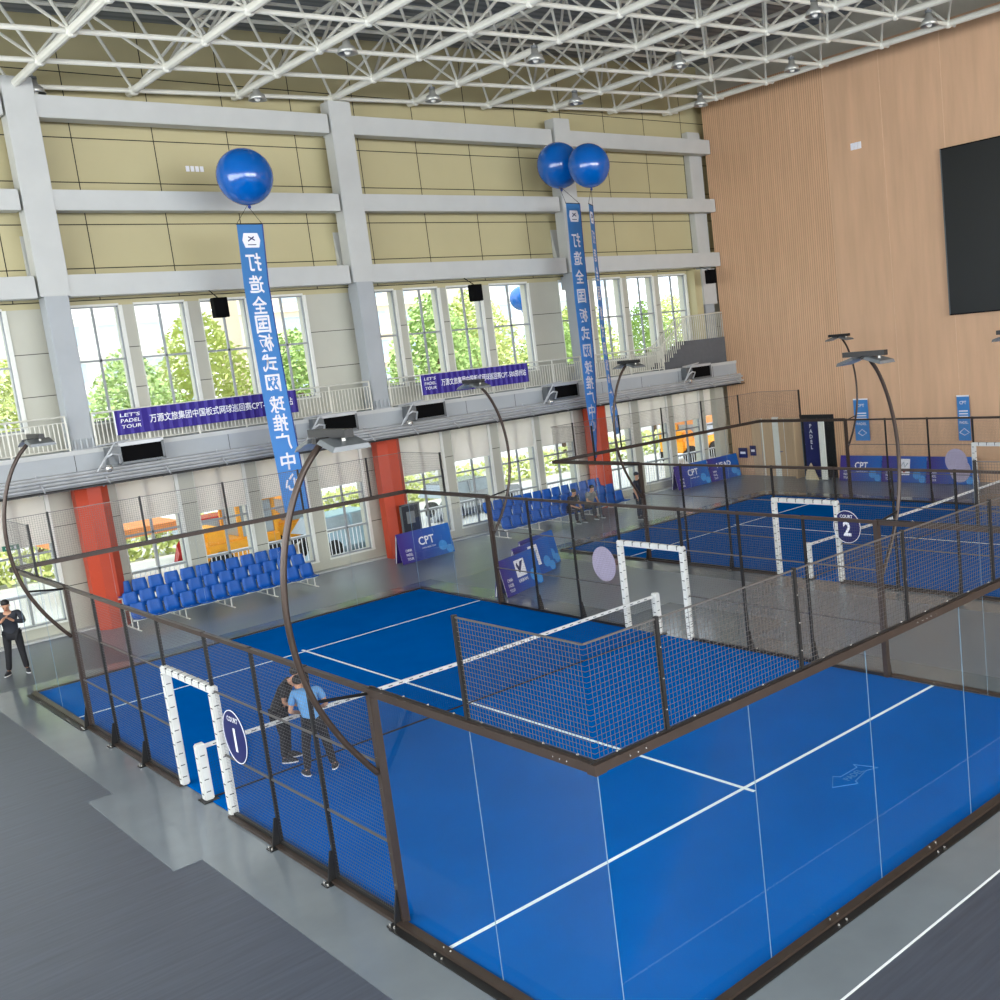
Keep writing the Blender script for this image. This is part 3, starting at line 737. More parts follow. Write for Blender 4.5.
def round_sign(X, y, out, num, label, z=1.45, r=.41, front=True):
    o = empty('round_sign', (X + out * .06, y, z), label, 'sign', 'round court number signs on the fences')
    x0 = X + out * .05; m = MB(); n = 32
    A = [(x0, y + r * math.cos(2 * PI * k / n), z + r * math.sin(2 * PI * k / n)) for k in range(n)]
    B = [(x0 + out * .012, a[1], a[2]) for a in A]
    m.prism(A, B, 'navy' if front else 'pale'); m.build('sign_disc', o)
    if front:
        m = MB(); R1 = [(x0 + out * .014, y + (r - .01) * math.cos(2 * PI * k / n), z + (r - .01) * math.sin(2 * PI * k / n)) for k in range(n + 1)]; m.path(R1, .008, 'white', 4); m.build('rim_line', o)
        rr = (0, -1, 0) if out < 0 else (0, 1, 0)
        text('number', num, (x0 + out * .016, y, z - .05), rr, Z_, .36, 'white', o, bold=.03)
        text('lettering', 'COURT', (x0 + out * .016, y, z + .26), rr, Z_, .08, 'white', o)
def floodlight(X, y, out, label, yd=1):
    o = empty('floodlight', (X + out * .08, y, 1.9), label, 'floodlight', 'curved floodlight poles on the courts')
    ctl = [(.06, 1.9), (.22, 2.12), (.45, 2.48), (.68, 2.98), (.8, 3.5), (.83, 4.05), (.76, 4.6), (.6, 5.1), (.38, 5.5), (.12, 5.78)]
    pts = []
    for i in range(len(ctl) - 1):
        p0 = ctl[max(i - 1, 0)]; p1 = ctl[i]; p2 = ctl[i + 1]; p3 = ctl[min(i + 2, len(ctl) - 1)]
        for q in range(5):
            t = q / 5
            f = lambda a, b, c, d_: .5 * (2 * b + (c - a) * t + (2 * a - 5 * b + 4 * c - d_) * t * t + (3 * b - a - 3 * c + d_) * t ** 3)
            pts.append((X + out * f(p0[0], p1[0], p2[0], p3[0]), y, f(p0[1], p1[1], p2[1], p3[1])))
    pts.append((X + out * .12, y, 5.78))
    m = smooth(MB()); m.path(pts, .036, 'steel', 10); m.build('curved_pole', o)
    m = MB(); m.tube((X, y, HB + .02), (X + out * .66, y, 2.95), .022, 'dark_steel', 6); m.build('brace', o)
    hx = X + out * .02; hz = 5.82
    m = MB(); m.box(hx - .05, hx + .05, y - .44, y + .44, hz - .01, hz + .08, 'dark_steel'); m.box(hx - .05, hx + out * .2, y - .05, y + .05, hz - .06, hz, 'dark_steel'); m.build('crossbar', o)
    for s in (-1, 1):
        m = MB(); c = Vector((hx, y + s * .29, hz - .08)); ang = math.radians(16) * s
        dy = Vector((0, math.cos(ang), -math.sin(ang))); dz = Vector((0, math.sin(ang), math.cos(ang))); dx = Vector((1, 0, 0))
        vs = []
        for (a, b, q) in ((-.23, -.18, -.02), (.23, -.18, -.02), (.23, .18, -.02), (-.23, .18, -.02), (-.2, -.16, .03), (.2, -.16, .03), (.2, .16, .03), (-.2, .16, .03)):
            vs.append(c + dx * a + dy * b + dz * q)
        m.add(vs, [(4, 5, 6, 7), (0, 1, 5, 4), (1, 2, 6, 5), (2, 3, 7, 6), (3, 0, 4, 7)], 'lamp_grey'); m.add(vs, [(0, 3, 2, 1)], 'lamp_white')
        hd = m.build('lamp_head', o)
        m = MB(); m.tube(c + dz * .03, Vector((hx, y + s * .29, hz + .02)), .02, 'lamp_white', 6); m.build('lamp_bracket', hd)

COURTS = ((0.0, 'near court'), (15.4, 'far court'))
for X0, cn in COURTS:
    o = empty('artificial_turf', (X0 + 5, 10, 0), 'blue artificial turf playing surface of the %s' % cn, 'turf', 'court surfaces')
    m = MB(); m.box(X0 + .014, X0 + 9.986, .014, 19.986, .0, .018, 'turf'); m.build('turf_mat', o)
    for y in (3.05, 16.95):
        m = MB(); m.box(X0 + .02, X0 + 9.98, y - .03, y + .03, .018, .021, 'line'); m.build('court_line', o)
    for a, b in ((2.85, 10), (10, 17.15)):
        m = MB(); m.box(X0 + 4.972, X0 + 5.028, a, b, .018, .0215, 'line'); m.build('court_line', o)
    if X0 == 0:
        m = MB()     # brand arrow mark worn into the turf
        A = [(5.7, 2.0), (6.0, 2.22), (6.05, 2.12), (6.45, 2.12), (6.5, 2.22), (6.6, 1.86), (6.42, 1.94), (6.05, 1.86), (6.0, 1.78)]
        n = len(A)
        for k in range(n): m.tube((A[k][0], A[k][1], .02), (A[(k + 1) % n][0], A[(k + 1) % n][1], .02), .006, 'smudge', 4)
        m.build('turf_logo', o)
        text('turf_lettering', 'PADEL', (6.2, 2.0, .0225), (1, .05, 0), (0, 1, 0), .12, 'smudge', o, width=.4)
    back_wall(0, X0, -1, 'near glass end wall with mesh on top, ' + cn)
    back_wall(20, X0, 1, 'far glass end wall towards the windows, ' + cn)
    for s, X, out in (('left', X0, -1), ('right', X0 + 10, 1)):
        side_glass(X, 0, out, '%s side glass at the near end of the %s' % (s, cn))
        side_glass(X, 16, out, '%s side glass at the window end of the %s' % (s, cn))
        mesh_fence(X, 4, 9, out, '%s side wire mesh fence, nearer half, of the %s' % (s, cn), 4)
        mesh_fence(X, 11, 16, out, '%s side wire mesh fence, window half, of the %s' % (s, cn), 16)
        doorway(X, out, 'white padded doorway frame in the %s side fence of the %s' % (s, cn))
        num = '1' if X0 == 0 else '2'
        if s == 'left': round_sign(X, 8.25 if X0 == 0 else 8.68, out, num, 'round navy sign with white number %s on the fence' % num)
        else: round_sign(X, 11.7, out, num, 'pale back of the round sign on the right side fence of the %s' % cn, front=False)
        for y in (4, 16):
            if X > 20 and y == 4: continue
            floodlight(X, y, out, 'curved brown floodlight pole on the %s fence at the %s end of the %s' % (s, 'near' if y == 4 else 'window', cn))
    net(X0, 'white-taped padel net across the ' + cn)

# ------------------------------------------------------------------ tiered seats
def seat_bank(x0, n, label):
    o = empty('tiered_seating', (x0 + n * .225, 24.4, 0), label, 'seating', 'banks of blue seats by the windows')
    s = smooth(MB())
    prof = [(-.22, .0), (-.2, -.03), (-.02, -.04), (.14, -.02), (.19, .06), (.22, .2), (.235, .33), (.24, .35)]
    vs = []; fs = []; k = 5
    for (y, z) in prof:
        for i in range(k):
            t = i / (k - 1) * 2 - 1; c = .02 * abs(t) ** 2
            wd = .205 * (1 - .12 * max(0, (z - .2) / .15) * 1) * (1 if y > -.21 else .94)
            vs.append((t * wd, y - c * (1 if z > .05 else 0), z + (c if z < .05 else 0)))
    nn = len(prof)
    for j in range(nn - 1):
        for i in range(k - 1): fs.append((j * k + i, j * k + i + 1, (j + 1) * k + i + 1, (j + 1) * k + i))
    b = len(vs); vs += [(v[0], v[1] + (.02 if v[2] > .04 else 0), v[2] - (.02 if v[2] <= .04 else 0)) for v in vs[:b]]
    fs2 = [tuple(b + q for q in f[::-1]) for f in fs]
    ring = [j * k for j in range(nn)] + [(nn - 1) * k + i for i in range(1, k)] + [j * k + k - 1 for j in range(nn - 2, -1, -1)] + [i for i in range(k - 2, 0, -1)]
    fs3 = [(ring[q], ring[(q + 1) % len(ring)], b + ring[(q + 1) % len(ring)], b + ring[q]) for q in range(len(ring))]
    s.add(vs, fs + fs2 + fs3, 'seat'); me, _ = s.mesh('seat_shell', (0, 0, 0))
    for r in range(3):
        y = 23.95 + .5 * r; z = .38 + .25 * r
        for q in range(n): place('seat', me, (x0 + .225 + q * .45, y, z), o)
        m = MB(); m.box(x0, x0 + n * .45, y - .02, y + .04, z - .1, z - .06, 'lamp_white')
        for q in range(n): m.box(x0 + .2 + q * .45, x0 + .25 + q * .45, y - .12, y + .12, z - .06, z - .035, 'lamp_white')
        m.build('seat_beam', o)
    for q in range(int(n / 3) + 1):
        x = x0 + .1 + q * (n * .45 - .2) / int(n / 3)
        m = MB()
        m.tube((x, 23.75, .02), (x, 25.2, .02), .02, 'lamp_white', 6); m.tube((x, 23.97, .02), (x, 23.97, .3), .02, 'lamp_white', 6)
        m.tube((x, 24.47, .02), (x, 24.47, .54), .02, 'lamp_white', 6); m.tube((x, 24.97, .02), (x, 24.97, .8), .02, 'lamp_white', 6); m.tube((x, 23.95, .28), (x, 24.97, .78), .02, 'lamp_white', 6)
        m.build('support_frame', o)
seat_bank(3.4, 12, 'left bank of blue plastic seats in three rising rows')
seat_bank(15.9, 13, 'right bank of blue plastic seats in three rising rows')

# ------------------------------------------------------------------ advertising boards
def a_board(cx, cy, yaw, wd, kind, label, h=1.0):
    o = empty('advertising_board', (cx, cy, 0), label, 'advertising board', 'purple and blue advertising boards')
    D = .22
    for s, nm in ((-1, 'front_panel'), (1, 'back_panel')):
        m = MB(); P = [(cx - wd / 2, cy + s * D, .01), (cx + wd / 2, cy + s * D, .01), (cx + wd / 2, cy + s * .015, h), (cx - wd / 2, cy + s * .015, h)]
        m.prism(P, [(p[0], p[1] - s * .015, p[2]) for p in P], 'board'); pn = m.build(nm, o)
        if s > 0: continue
        up = Vector((0, D - .015, h)).normalized()
        c = lambda u, t: Vector((cx + u * wd, cy - D + (D - .015) * t - .009, h * t))
        R_ = (1, 0, 0)
        for k, t in enumerate(('CHINA', 'PADEL', 'TOUR')): text('small_lettering', t, c(-.34, .42 - .14 * k), R_, up, .09, 'white', pn, width=.24)
        for (u, t, r) in ((.3, .32, .17), (.42, .16, .14)):
            m = MB(); n = 20; m.prism([c(u, t) + Vector((r * math.cos(2 * PI * q / n), 0, 0)) + up * (r * math.sin(2 * PI * q / n)) for q in range(n)],
                                      [c(u, t) + Vector((r * math.cos(2 * PI * q / n), -.003, 0)) + up * (r * math.sin(2 * PI * q / n)) for q in range(n)], 'lightblue'); m.build('printed_ball', pn)
        if kind == 'CPT':
            text('logo_lettering', 'CPT', c(.02, .62), R_, up, .28, 'white', pn, width=.62, bold=.02)
            text('small_lettering', 'CHINA PADEL TOUR', c(.04, .38), R_, up, .05, 'white', pn, width=.55)
        elif kind == 'HEAD':
            text('logo_lettering', 'HEAD', c(0, .66), R_, up, .22, 'white', pn, width=.9, bold=.02)
            m = MB(); m.tube(c(.2, .55), c(.3, .48), .02, 'white', 5); m.build('logo_mark', pn)
        elif kind == 'square':
            m = MB(); Q = [c(-.13, .4), c(.13, .4), c(.13, .86), c(-.13, .86)]; m.prism(Q, [q + Vector((0, -.003, 0)) for q in Q], 'white'); m.build('white_square', pn)
            m = MB(); Q = [c(-.07, .55) , c(-.04, .5), c(.1, .82), c(.02, .8)]; m.prism([q + Vector((0, -.004, 0)) for q in Q], [q + Vector((0, -.007, 0)) for q in Q], 'navy'); Q = [c(-.1, .72), c(-.07, .8), c(-.01, .6), c(-.04, .52)]
            m.prism([q + Vector((0, -.004, 0)) for q in Q], [q + Vector((0, -.007, 0)) for q in Q], 'navy'); m.build('logo_mark', pn)
            text('logo_lettering', 'URBAN', c(.0, .3), R_, up, .09, 'white', pn, width=.42)
        elif kind == 'card':
            m = MB(); Q = [c(-.12, .3), c(.14, .3), c(.14, .9), c(-.12, .9)]; m.prism(Q, [q + Vector((0, -.003, 0)) for q in Q], 'white'); m.build('white_panel', pn)
            m = MB(); m.path([c(-.06, .62) + Vector((0, -.006, 0)), c(0, .78) + Vector((0, -.006, 0)), c(.03, .6) + Vector((0, -.006, 0)), c(.09, .74) + Vector((0, -.006, 0))], .02, 'far_glass', 5)
            m.tube(c(0, .42) + Vector((0, -.006, 0)), c(.04, .42) + Vector((0, -.006, 0)), .03, 'car_red', 6); m.build('logo_mark', pn)
        elif kind == 'disc':
            n = 28; r = .42; m = MB(); Q = [c(.22, .5) + Vector((r * math.cos(2 * PI * q / n), 0, 0)) + up * (r * math.sin(2 * PI * q / n)) for q in range(n)]
            m.prism([q + Vector((0, -.004, 0)) for q in Q], [q + Vector((0, -.007, 0)) for q in Q], 'pale'); m.build('pale_disc', pn)
    for s in (-1, 1):
        m = MB(); x = cx + s * (wd / 2 - .02); m.tube((x, cy - D + .03, .02), (x, cy, h - .02), .015, 'lamp_white', 6); m.tube((x, cy + D - .03, .02), (x, cy, h - .02), .015, 'lamp_white', 6); m.build('side_frame', o)
    o.rotation_euler = (0, 0, yaw); return o
a_board(12.72, 24.1, math.radians(4), 2.1, 'CPT', 'CPT advertising board beside the middle orange column')
a_board(26.5, 25.1, 0, 2.0, 'CPT', 'CPT advertising board by the far windows, next to the HEAD board')
a_board(28.5, 25.1, 0, 1.9, 'HEAD', 'HEAD advertising board by the far windows at the timber wall corner')
a_board(11.28, 16.9, math.radians(19), 1.75, 'square', 'advertising board with white square logo, front of the group between courts')
a_board(12.55, 17.95, math.radians(19), 1.8, 'card', 'advertising board with tall white panel, second in the group between courts')
a_board(13.3, 18.65, math.radians(19), 1.75, 'plain', 'plain blue advertising board at the back of the group between courts')
for k, kd in enumerate(('CPT', 'card', 'disc')):
    a_board(29.15, 18.15 - 2.0 * k, -PI / 2, 1.98, kd, ('CPT advertising board in the row against the timber wall', 'advertising board with white panel in the row against the timber wall', 'advertising board with large pale disc in the row against the timber wall')[k])
# poster stand by the middle column
o = empty('poster_stand', (12.5, 24.45, 0), 'grey-framed poster stand leaning by the middle orange column', 'poster stand')
m = MB(); m.box(12.18, 12.24, 24.4, 24.44, .0, 1.85, 'lamp_grey'); m.box(12.86, 12.92, 24.4, 24.44, .0, 1.85, 'lamp_grey'); m.box(12.18, 12.92, 24.4, 24.44, 1.8, 1.86, 'lamp_grey'); m.box(12.18, 12.92, 24.4, 24.44, .85, .9, 'lamp_grey')
m.build('stand_frame', o); m = MB(); m.box(12.24, 12.86, 24.41, 24.43, .9, 1.8, 'cloth_dark'); m.box(12.4, 12.7, 24.405, 24.41, 1.2, 1.6, 'cloth_grey'); m.build('poster', o)

# ------------------------------------------------------------------ balloons and hanging banners
def balloon(c, r, label):
    o = empty('balloon', c, label, 'balloon', 'large blue balloons')
    m = smooth(MB()); vs = []; n = 24; k = 16; prof = []
    for j in range(k + 1):
        t = PI * j / k; rr = r * math.sin(t); z = r * math.cos(t)
        if z < 0: z *= 1.05
        prof.append((max(rr, .001), z))
    m.lathe(c, prof, 'balloon', n); m.build('balloon_skin', o)
    m = smooth(MB()); m.lathe((c[0], c[1], c[2] - r * 1.05), [(.01, .03), (.03, 0), (.05, -.05), (.02, -.09), (.001, -.09)], 'ban_dark', 10); m.build('knot', o)
    return o
def hanging_banner(pts, wds, yaws, txt, label, ball, flip=True, chz=None):
    """cloth strip through centre points with a yaw (rad, 0 = facing -y) at each"""
    o = empty('hanging_banner', pts[0], label, 'banner', 'blue vertical banners under the balloons')
    top = Vector(pts[0]); B = Vector(ball)
    n = 48; cs = []
    L = len(pts) - 1
    for k in range(n + 1):
        t = k / n * L; i = min(int(t), L - 1); f = t - i
        c = Vector(pts[i]).lerp(Vector(pts[i + 1]), f); wd = wds[i] * (1 - f) + wds[i + 1] * f; yw = yaws[i] * (1 - f) + yaws[i + 1] * f
        cs.append((c, wd, yw))
    vs = []; fs = []
    for c, wd, yw in cs:
        r = Vector((math.cos(yw), math.sin(yw), 0)); nn = Vector((math.sin(yw), -math.cos(yw), 0)) * .003
        vs += [c - r * wd / 2 + nn, c + r * wd / 2 + nn, c + r * wd / 2 - nn, c - r * wd / 2 - nn]
    for k in range(n):
        for q in range(4): fs.append((4 * k + q, 4 * k + (q + 1) % 4, 4 * k + 4 + (q + 1) % 4, 4 * k + 4 + q))
    fs += [(0, 1, 2, 3), (4 * n + 3, 4 * n + 2, 4 * n + 1, 4 * n)]
    zc = (pts[0][2] + pts[-1][2]) / 2
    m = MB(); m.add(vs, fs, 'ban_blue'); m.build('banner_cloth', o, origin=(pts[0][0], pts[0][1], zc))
    def at(z):
        for k in range(n):
            if cs[k][0].z >= z >= cs[k + 1][0].z:
                f = (cs[k][0].z - z) / max(1e-6, cs[k][0].z - cs[k + 1][0].z)
                return cs[k][0].lerp(cs[k + 1][0], f), cs[k][1], cs[k][2] * (1 - f) + cs[k + 1][2] * f
        return cs[-1]
    m = MB()
    e = []
    for c, wd, yw in cs: e.append(c + Vector((math.cos(yw), math.sin(yw), 0)) * wd / 2)
    m.path(e, .02, 'ban_dark', 4); m.build('hem', o)
    m = MB(); r = Vector((math.cos(yaws[0]), math.sin(yaws[0]), 0)) * wds[0] / 2
    m.tube(top - r, B, .008, 'string', 4); m.tube(top + r, B, .008, 'string', 4); m.tube(top - r * 1.05, top + r * 1.05, .015, 'string', 5); m.build('cord', o)
    for ch, z in zip(txt, chz):
        c, wd, yw = at(z); r = Vector((math.cos(yw), math.sin(yw), 0)); nn = Vector((math.sin(yw), -math.cos(yw), 0)) * .006
        for sgn in (1,):
            text('lettering', ch, c + nn * sgn, -r if flip else r, Z_, .5, 'white', o, width=.44, bold=.02)
    c, wd, yw = at(pts[0][2] - .45); r = Vector((math.cos(yw), math.sin(yw), 0)); nn = Vector((math.sin(yw), -math.cos(yw), 0))
    m = MB(); Q = [c - r * .2 - Vector((0, 0, .2)), c + r * .2 - Vector((0, 0, .2)), c + r * .26, c + r * .2 + Vector((0, 0, .2)), c - r * .2 + Vector((0, 0, .2)), c - r * .26]
    m.prism([q + nn * .005 for q in Q], [q + nn * .008 for q in Q], 'white')
    m.tube(c + nn * .01 - r * .1 - Vector((0, 0, .02)), c + nn * .01 + r * .08 + Vector((0, 0, .1)), .018, 'navy', 5); m.tube(c + nn * .01 + r * .1 + Vector((0, 0, .0)), c + nn * .01 - r * .08 + Vector((0, 0, .1)), .018, 'navy', 5)
    m.tube(c + nn * .01 - r * .12 - Vector((0, 0, .12)), c + nn * .01 + r * .12 - Vector((0, 0, .12)), .012, 'navy', 5)
    m.build('printed_logo', o); return o
TXT = '打造全国板式网球推广中心'
balloon((8.06, 23, 12.08), .76, 'single large blue balloon above the left hanging banner')
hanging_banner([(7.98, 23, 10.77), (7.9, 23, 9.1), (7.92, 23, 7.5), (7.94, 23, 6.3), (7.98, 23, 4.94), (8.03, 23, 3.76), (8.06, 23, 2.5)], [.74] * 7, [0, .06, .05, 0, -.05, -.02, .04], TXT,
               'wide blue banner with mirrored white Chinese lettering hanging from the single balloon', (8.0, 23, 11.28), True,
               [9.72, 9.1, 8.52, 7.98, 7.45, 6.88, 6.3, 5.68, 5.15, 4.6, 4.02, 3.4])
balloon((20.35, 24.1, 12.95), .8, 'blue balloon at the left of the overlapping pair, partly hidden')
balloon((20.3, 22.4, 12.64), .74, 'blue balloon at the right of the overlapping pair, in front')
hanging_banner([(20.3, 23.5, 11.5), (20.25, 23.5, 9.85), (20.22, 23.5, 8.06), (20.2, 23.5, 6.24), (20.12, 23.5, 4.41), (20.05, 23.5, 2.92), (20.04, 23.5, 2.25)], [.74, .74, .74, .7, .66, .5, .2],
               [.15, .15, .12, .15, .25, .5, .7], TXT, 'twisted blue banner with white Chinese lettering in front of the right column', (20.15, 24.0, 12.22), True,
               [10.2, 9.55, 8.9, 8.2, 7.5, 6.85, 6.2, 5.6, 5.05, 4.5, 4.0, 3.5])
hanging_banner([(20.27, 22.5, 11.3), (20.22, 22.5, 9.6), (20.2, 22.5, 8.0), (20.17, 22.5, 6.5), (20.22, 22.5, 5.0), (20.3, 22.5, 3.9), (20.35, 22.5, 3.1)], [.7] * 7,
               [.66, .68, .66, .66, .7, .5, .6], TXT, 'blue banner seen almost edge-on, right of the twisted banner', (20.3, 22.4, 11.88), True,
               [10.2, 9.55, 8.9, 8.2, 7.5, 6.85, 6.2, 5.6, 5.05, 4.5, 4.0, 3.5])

# ------------------------------------------------------------------ people
def skin_mesh(nodes, edges, levels=2):
    """nodes: list of (pos, radius); first node is the root"""
    me = bpy.data.meshes.new('sk'); me.from_pydata([n_[0] for n_ in nodes], edges, [])
    o = bpy.data.objects.new('sk', me); COL.objects.link(o)
    o.modifiers.new('s', 'SKIN')
    if not me.skin_vertices: 
        bpy.context.view_layer.objects.active = o
    sv = me.skin_vertices[0].data if me.skin_vertices else None
    if sv:
        for i, n_ in enumerate(nodes): sv[i].radius = (n_[1], n_[1]) if not isinstance(n_[1], tuple) else n_[1]; sv[i].use_root = (i == 0)
    sub = o.modifiers.new('u', 'SUBSURF'); sub.levels = levels; sub.render_levels = levels
    bpy.context.view_layer.update()
    r = bpy.data.meshes.new_from_object(o.evaluated_get(bpy.context.evaluated_depsgraph_get()))
    bpy.data.objects.remove(o); bpy.data.meshes.remove(me)
    r.polygons.foreach_set('use_smooth', [True] * len(r.polygons))
    return r
def add_part(name, me, mt, parent):
    me.name = name; me.materials.clear(); me.materials.append(M[mt])
    for p in me.polygons: p.material_index = 0
    return place(name, me, W(parent), parent)
def person(loc, yaw, J, shirt, pants, label, sole=True, sleeves=True, scale=1.0):
    """J: joint offsets in a frame where +y is forward and z up"""
    o = empty('person', loc, label, 'person')
    def v(k): return Vector(J[k]) * scale
    def rot(p): return p
    N_ = []; E = []
    def node(p, r): N_.append((tuple(p), r * scale if not isinstance(r, tuple) else (r[0] * scale, r[1] * scale))); return len(N_) - 1
    def chain(a, ps):
        for p, r in ps: b = node(p, r); E.append((a, b)); a = b
        return a
    pel = node(v('pelvis'), .11); ch = chain(pel, [((v('pelvis') + v('chest')) / 2, .105), (v('chest'), .12)])
    nk = chain(ch, [(v('neck'), .055)])
    hd = v('head'); hf = (Vector(J['look'])).normalized()
    h1 = chain(nk, [(hd - Vector((0, 0, .06)) * scale, .07), (hd + Vector((0, 0, .02)) * scale, .088), (hd + Vector((0, 0, .075)) * scale, .06)])
    for s in 'LR':
        sh = chain(ch, [(v('sh' + s), .052), (v('el' + s), .04), (v('wr' + s), .028), (v('ha' + s), (.036, .024))])
        d = (v('ha' + s) - v('wr' + s)).normalized(); sd = d.cross(Vector((0, 0, 1)));
        if sd.length < .1: sd = Vector((0, 1, 0))
        sd.normalize(); cl = d.cross(sd) * (.012)
        for q, (of, ln) in enumerate(((-.03, .06), (-.01, .075), (.01, .07), (.03, .055))):
            b = v('ha' + s) + sd * of * scale + d * .03 * scale
            chain(sh, [(b, .0095), (b + (d * ln * .55 + cl) * scale, .009), (b + (d * ln + cl * 2.5) * scale, .008)])
        b = v('ha' + s) - sd * .04 * scale - d * .01 * scale; chain(sh, [(b, .011), (b + (d * .03 - sd * .02) * scale, .010)])
        chain(pel, [(v('hip' + s), .085), (v('kn' + s), .056), (v('an' + s), .038), (v('an' + s) + (v('to' + s) - v('an' + s)) * .5 - Vector((0, 0, .01)), .035)])
    body = add_part('body', skin_mesh(N_, E), 'skin', o)
    # clothing
    N_.clear(); E.clear()
    pel2 = node(v('pelvis') + Vector((0, 0, -.08)), (.17, .14)); c2 = chain(pel2, [(v('pelvis') + Vector((0, 0, .06)), (.17, .13)), ((v('pelvis') + v('chest')) / 2, (.165, .125)), (v('chest'), (.175, .13)), (v('neck') - (v('neck') - v('chest')) * .25, .085)])
    cc = 3
    for s in 'LR':
        e = v('sh' + s).lerp(v('el' + s), .7 if sleeves == True else 1)
        last = chain(cc, [(v('sh' + s), .072), (e, .062)])
        if sleeves == 'long': chain(last, [(v('wr' + s), .045)])
    add_part('shirt', skin_mesh(N_, E), shirt, body)
    N_.clear(); E.clear(); pel3 = node(v('pelvis') - Vector((0, 0, .02)), .135)
    for s in 'LR': chain(pel3, [(v('hip' + s), .105), ((v('hip' + s) + v('kn' + s)) / 2, .09), (v('kn' + s), .075), (v('an' + s) + Vector((0, 0, .0)), .065)])
    add_part('trousers', skin_mesh(N_, E), pants, body)
    for s in 'LR':
        a = v('an' + s); t = v('to' + s); d = (t - a); d.z = 0; d.normalize(); sd = Vector((-d.y, d.x, 0))
        m = smooth(MB()); zf = max(0.0, t.z - .04)
        c = (a + t) / 2; base = zf
        def ring(z, k, back, front):
            out = []
            for q in range(12):
                an = 2 * PI * q / 12; f = front if math.cos(an) > 0 else back
                out.append(Vector((a.x, a.y, 0)) + d * (.06 + math.cos(an) * f) + sd * math.sin(an) * k + Vector((0, 0, base + z)))
            return out
        r0 = ring(.0, .05, .12, .17); r1 = ring(.025, .052, .125, .175); r2 = ring(.06, .045, .115, .15); r3 = ring(.11, .04, .1, .03)
        m.prism(r0, r1, 'sole' if sole else 'shoe'); m.prism(r1, r2, 'shoe'); m.prism(r2, r3, 'shoe'); m.build('shoe', body, origin=W(o)) if False else None
        me, og = m.mesh('shoe', (0, 0, 0)); place('shoe', me, W(o), body)
    # hair, face
    m = smooth(MB()); back = -hf * .018
    m.sphere(hd + Vector((0, 0, .045)) * scale + back, .1 * scale, 'hair', .92, 1.0, .86, 14, 8); me, og = m.mesh('hair', (0, 0, 0)); place('hair', me, W(o), body)
    side = hf.cross(Vector((0, 0, 1))).normalized()
    m = smooth(MB())
    for s in (-1, 1):
        m.sphere(hd + hf * .083 * scale + side * s * .032 * scale + Vector((0, 0, .0)), .011, 'hair', n=8, k=6)
    m.tube(hd + hf * .086 * scale + side * .022 * scale - Vector((0, 0, .06)), hd + hf * .086 * scale - side * .022 * scale - Vector((0, 0, .06)), .006, 'car_red', 5)
    me, og = m.mesh('eyes_and_mouth', (0, 0, 0)); place('eyes_and_mouth', me, W(o), body)
    m = smooth(MB()); m.tube(hd + hf * .08 * scale + Vector((0, 0, .01)), hd + hf * .11 * scale - Vector((0, 0, .025)), .01, 'skin', 6, .014)
    for s in (-1, 1): m.sphere(hd + side * s * .088 * scale - Vector((0, 0, .01)), .024, 'skin', .5, .7, 1.1, 8, 6)
    me, og = m.mesh('nose_and_ears', (0, 0, 0)); place('nose_and_ears', me, W(o), body)
    o.rotation_euler = (0, 0, yaw)
    return o
def stand(**k):
    J = dict(pelvis=(0, 0, .93), chest=(0, .0, 1.27), neck=(0, 0, 1.47), head=(0, .01, 1.61), look=(0, 1, 0),
             shL=(-.18, 0, 1.39), elL=(-.24, -.03, 1.12), wrL=(-.23, .06, .88), haL=(-.22, .08, .8),
             shR=(.18, 0, 1.39), elR=(.24, -.03, 1.12), wrR=(.23, .06, .88), haR=(.22, .08, .8),
             hipL=(-.1, 0, .88), knL=(-.12, .03, .5), anL=(-.13, 0, .09), toL=(-.15, .18, .04),
             hipR=(.1, 0, .88), knR=(.12, .03, .5), anR=(.13, 0, .09), toR=(.15, .18, .04))
    J.update(k); return J
# man by the left frame edge: legs apart, hands raised in front of the chest
person((.22, 22.5, 0), math.radians(160), stand(pelvis=(0, 0, .98), chest=(0, .02, 1.32), neck=(0, .06, 1.52), head=(0, .12, 1.64), look=(0, .8, -.6), shL=(-.21, .02, 1.45), shR=(.21, .02, 1.45),
       elL=(-.3, .1, 1.2), wrL=(-.12, .3, 1.3), haL=(-.06, .33, 1.36), elR=(.3, .1, 1.2), wrR=(.12, .3, 1.3), haR=(.05, .34, 1.38),
       hipL=(-.11, 0, .92), hipR=(.11, 0, .92), knL=(-.14, .03, .5), anL=(-.17, 0, .09), toL=(-.22, .16, .04), knR=(.14, .03, .5), anR=(.2, -.02, .09), toR=(.26, .15, .04)),
       'cloth_dark', 'cloth_black', 'person in dark jacket and black trousers looking down at raised hands, at the left edge', sleeves='long', scale=1.06)
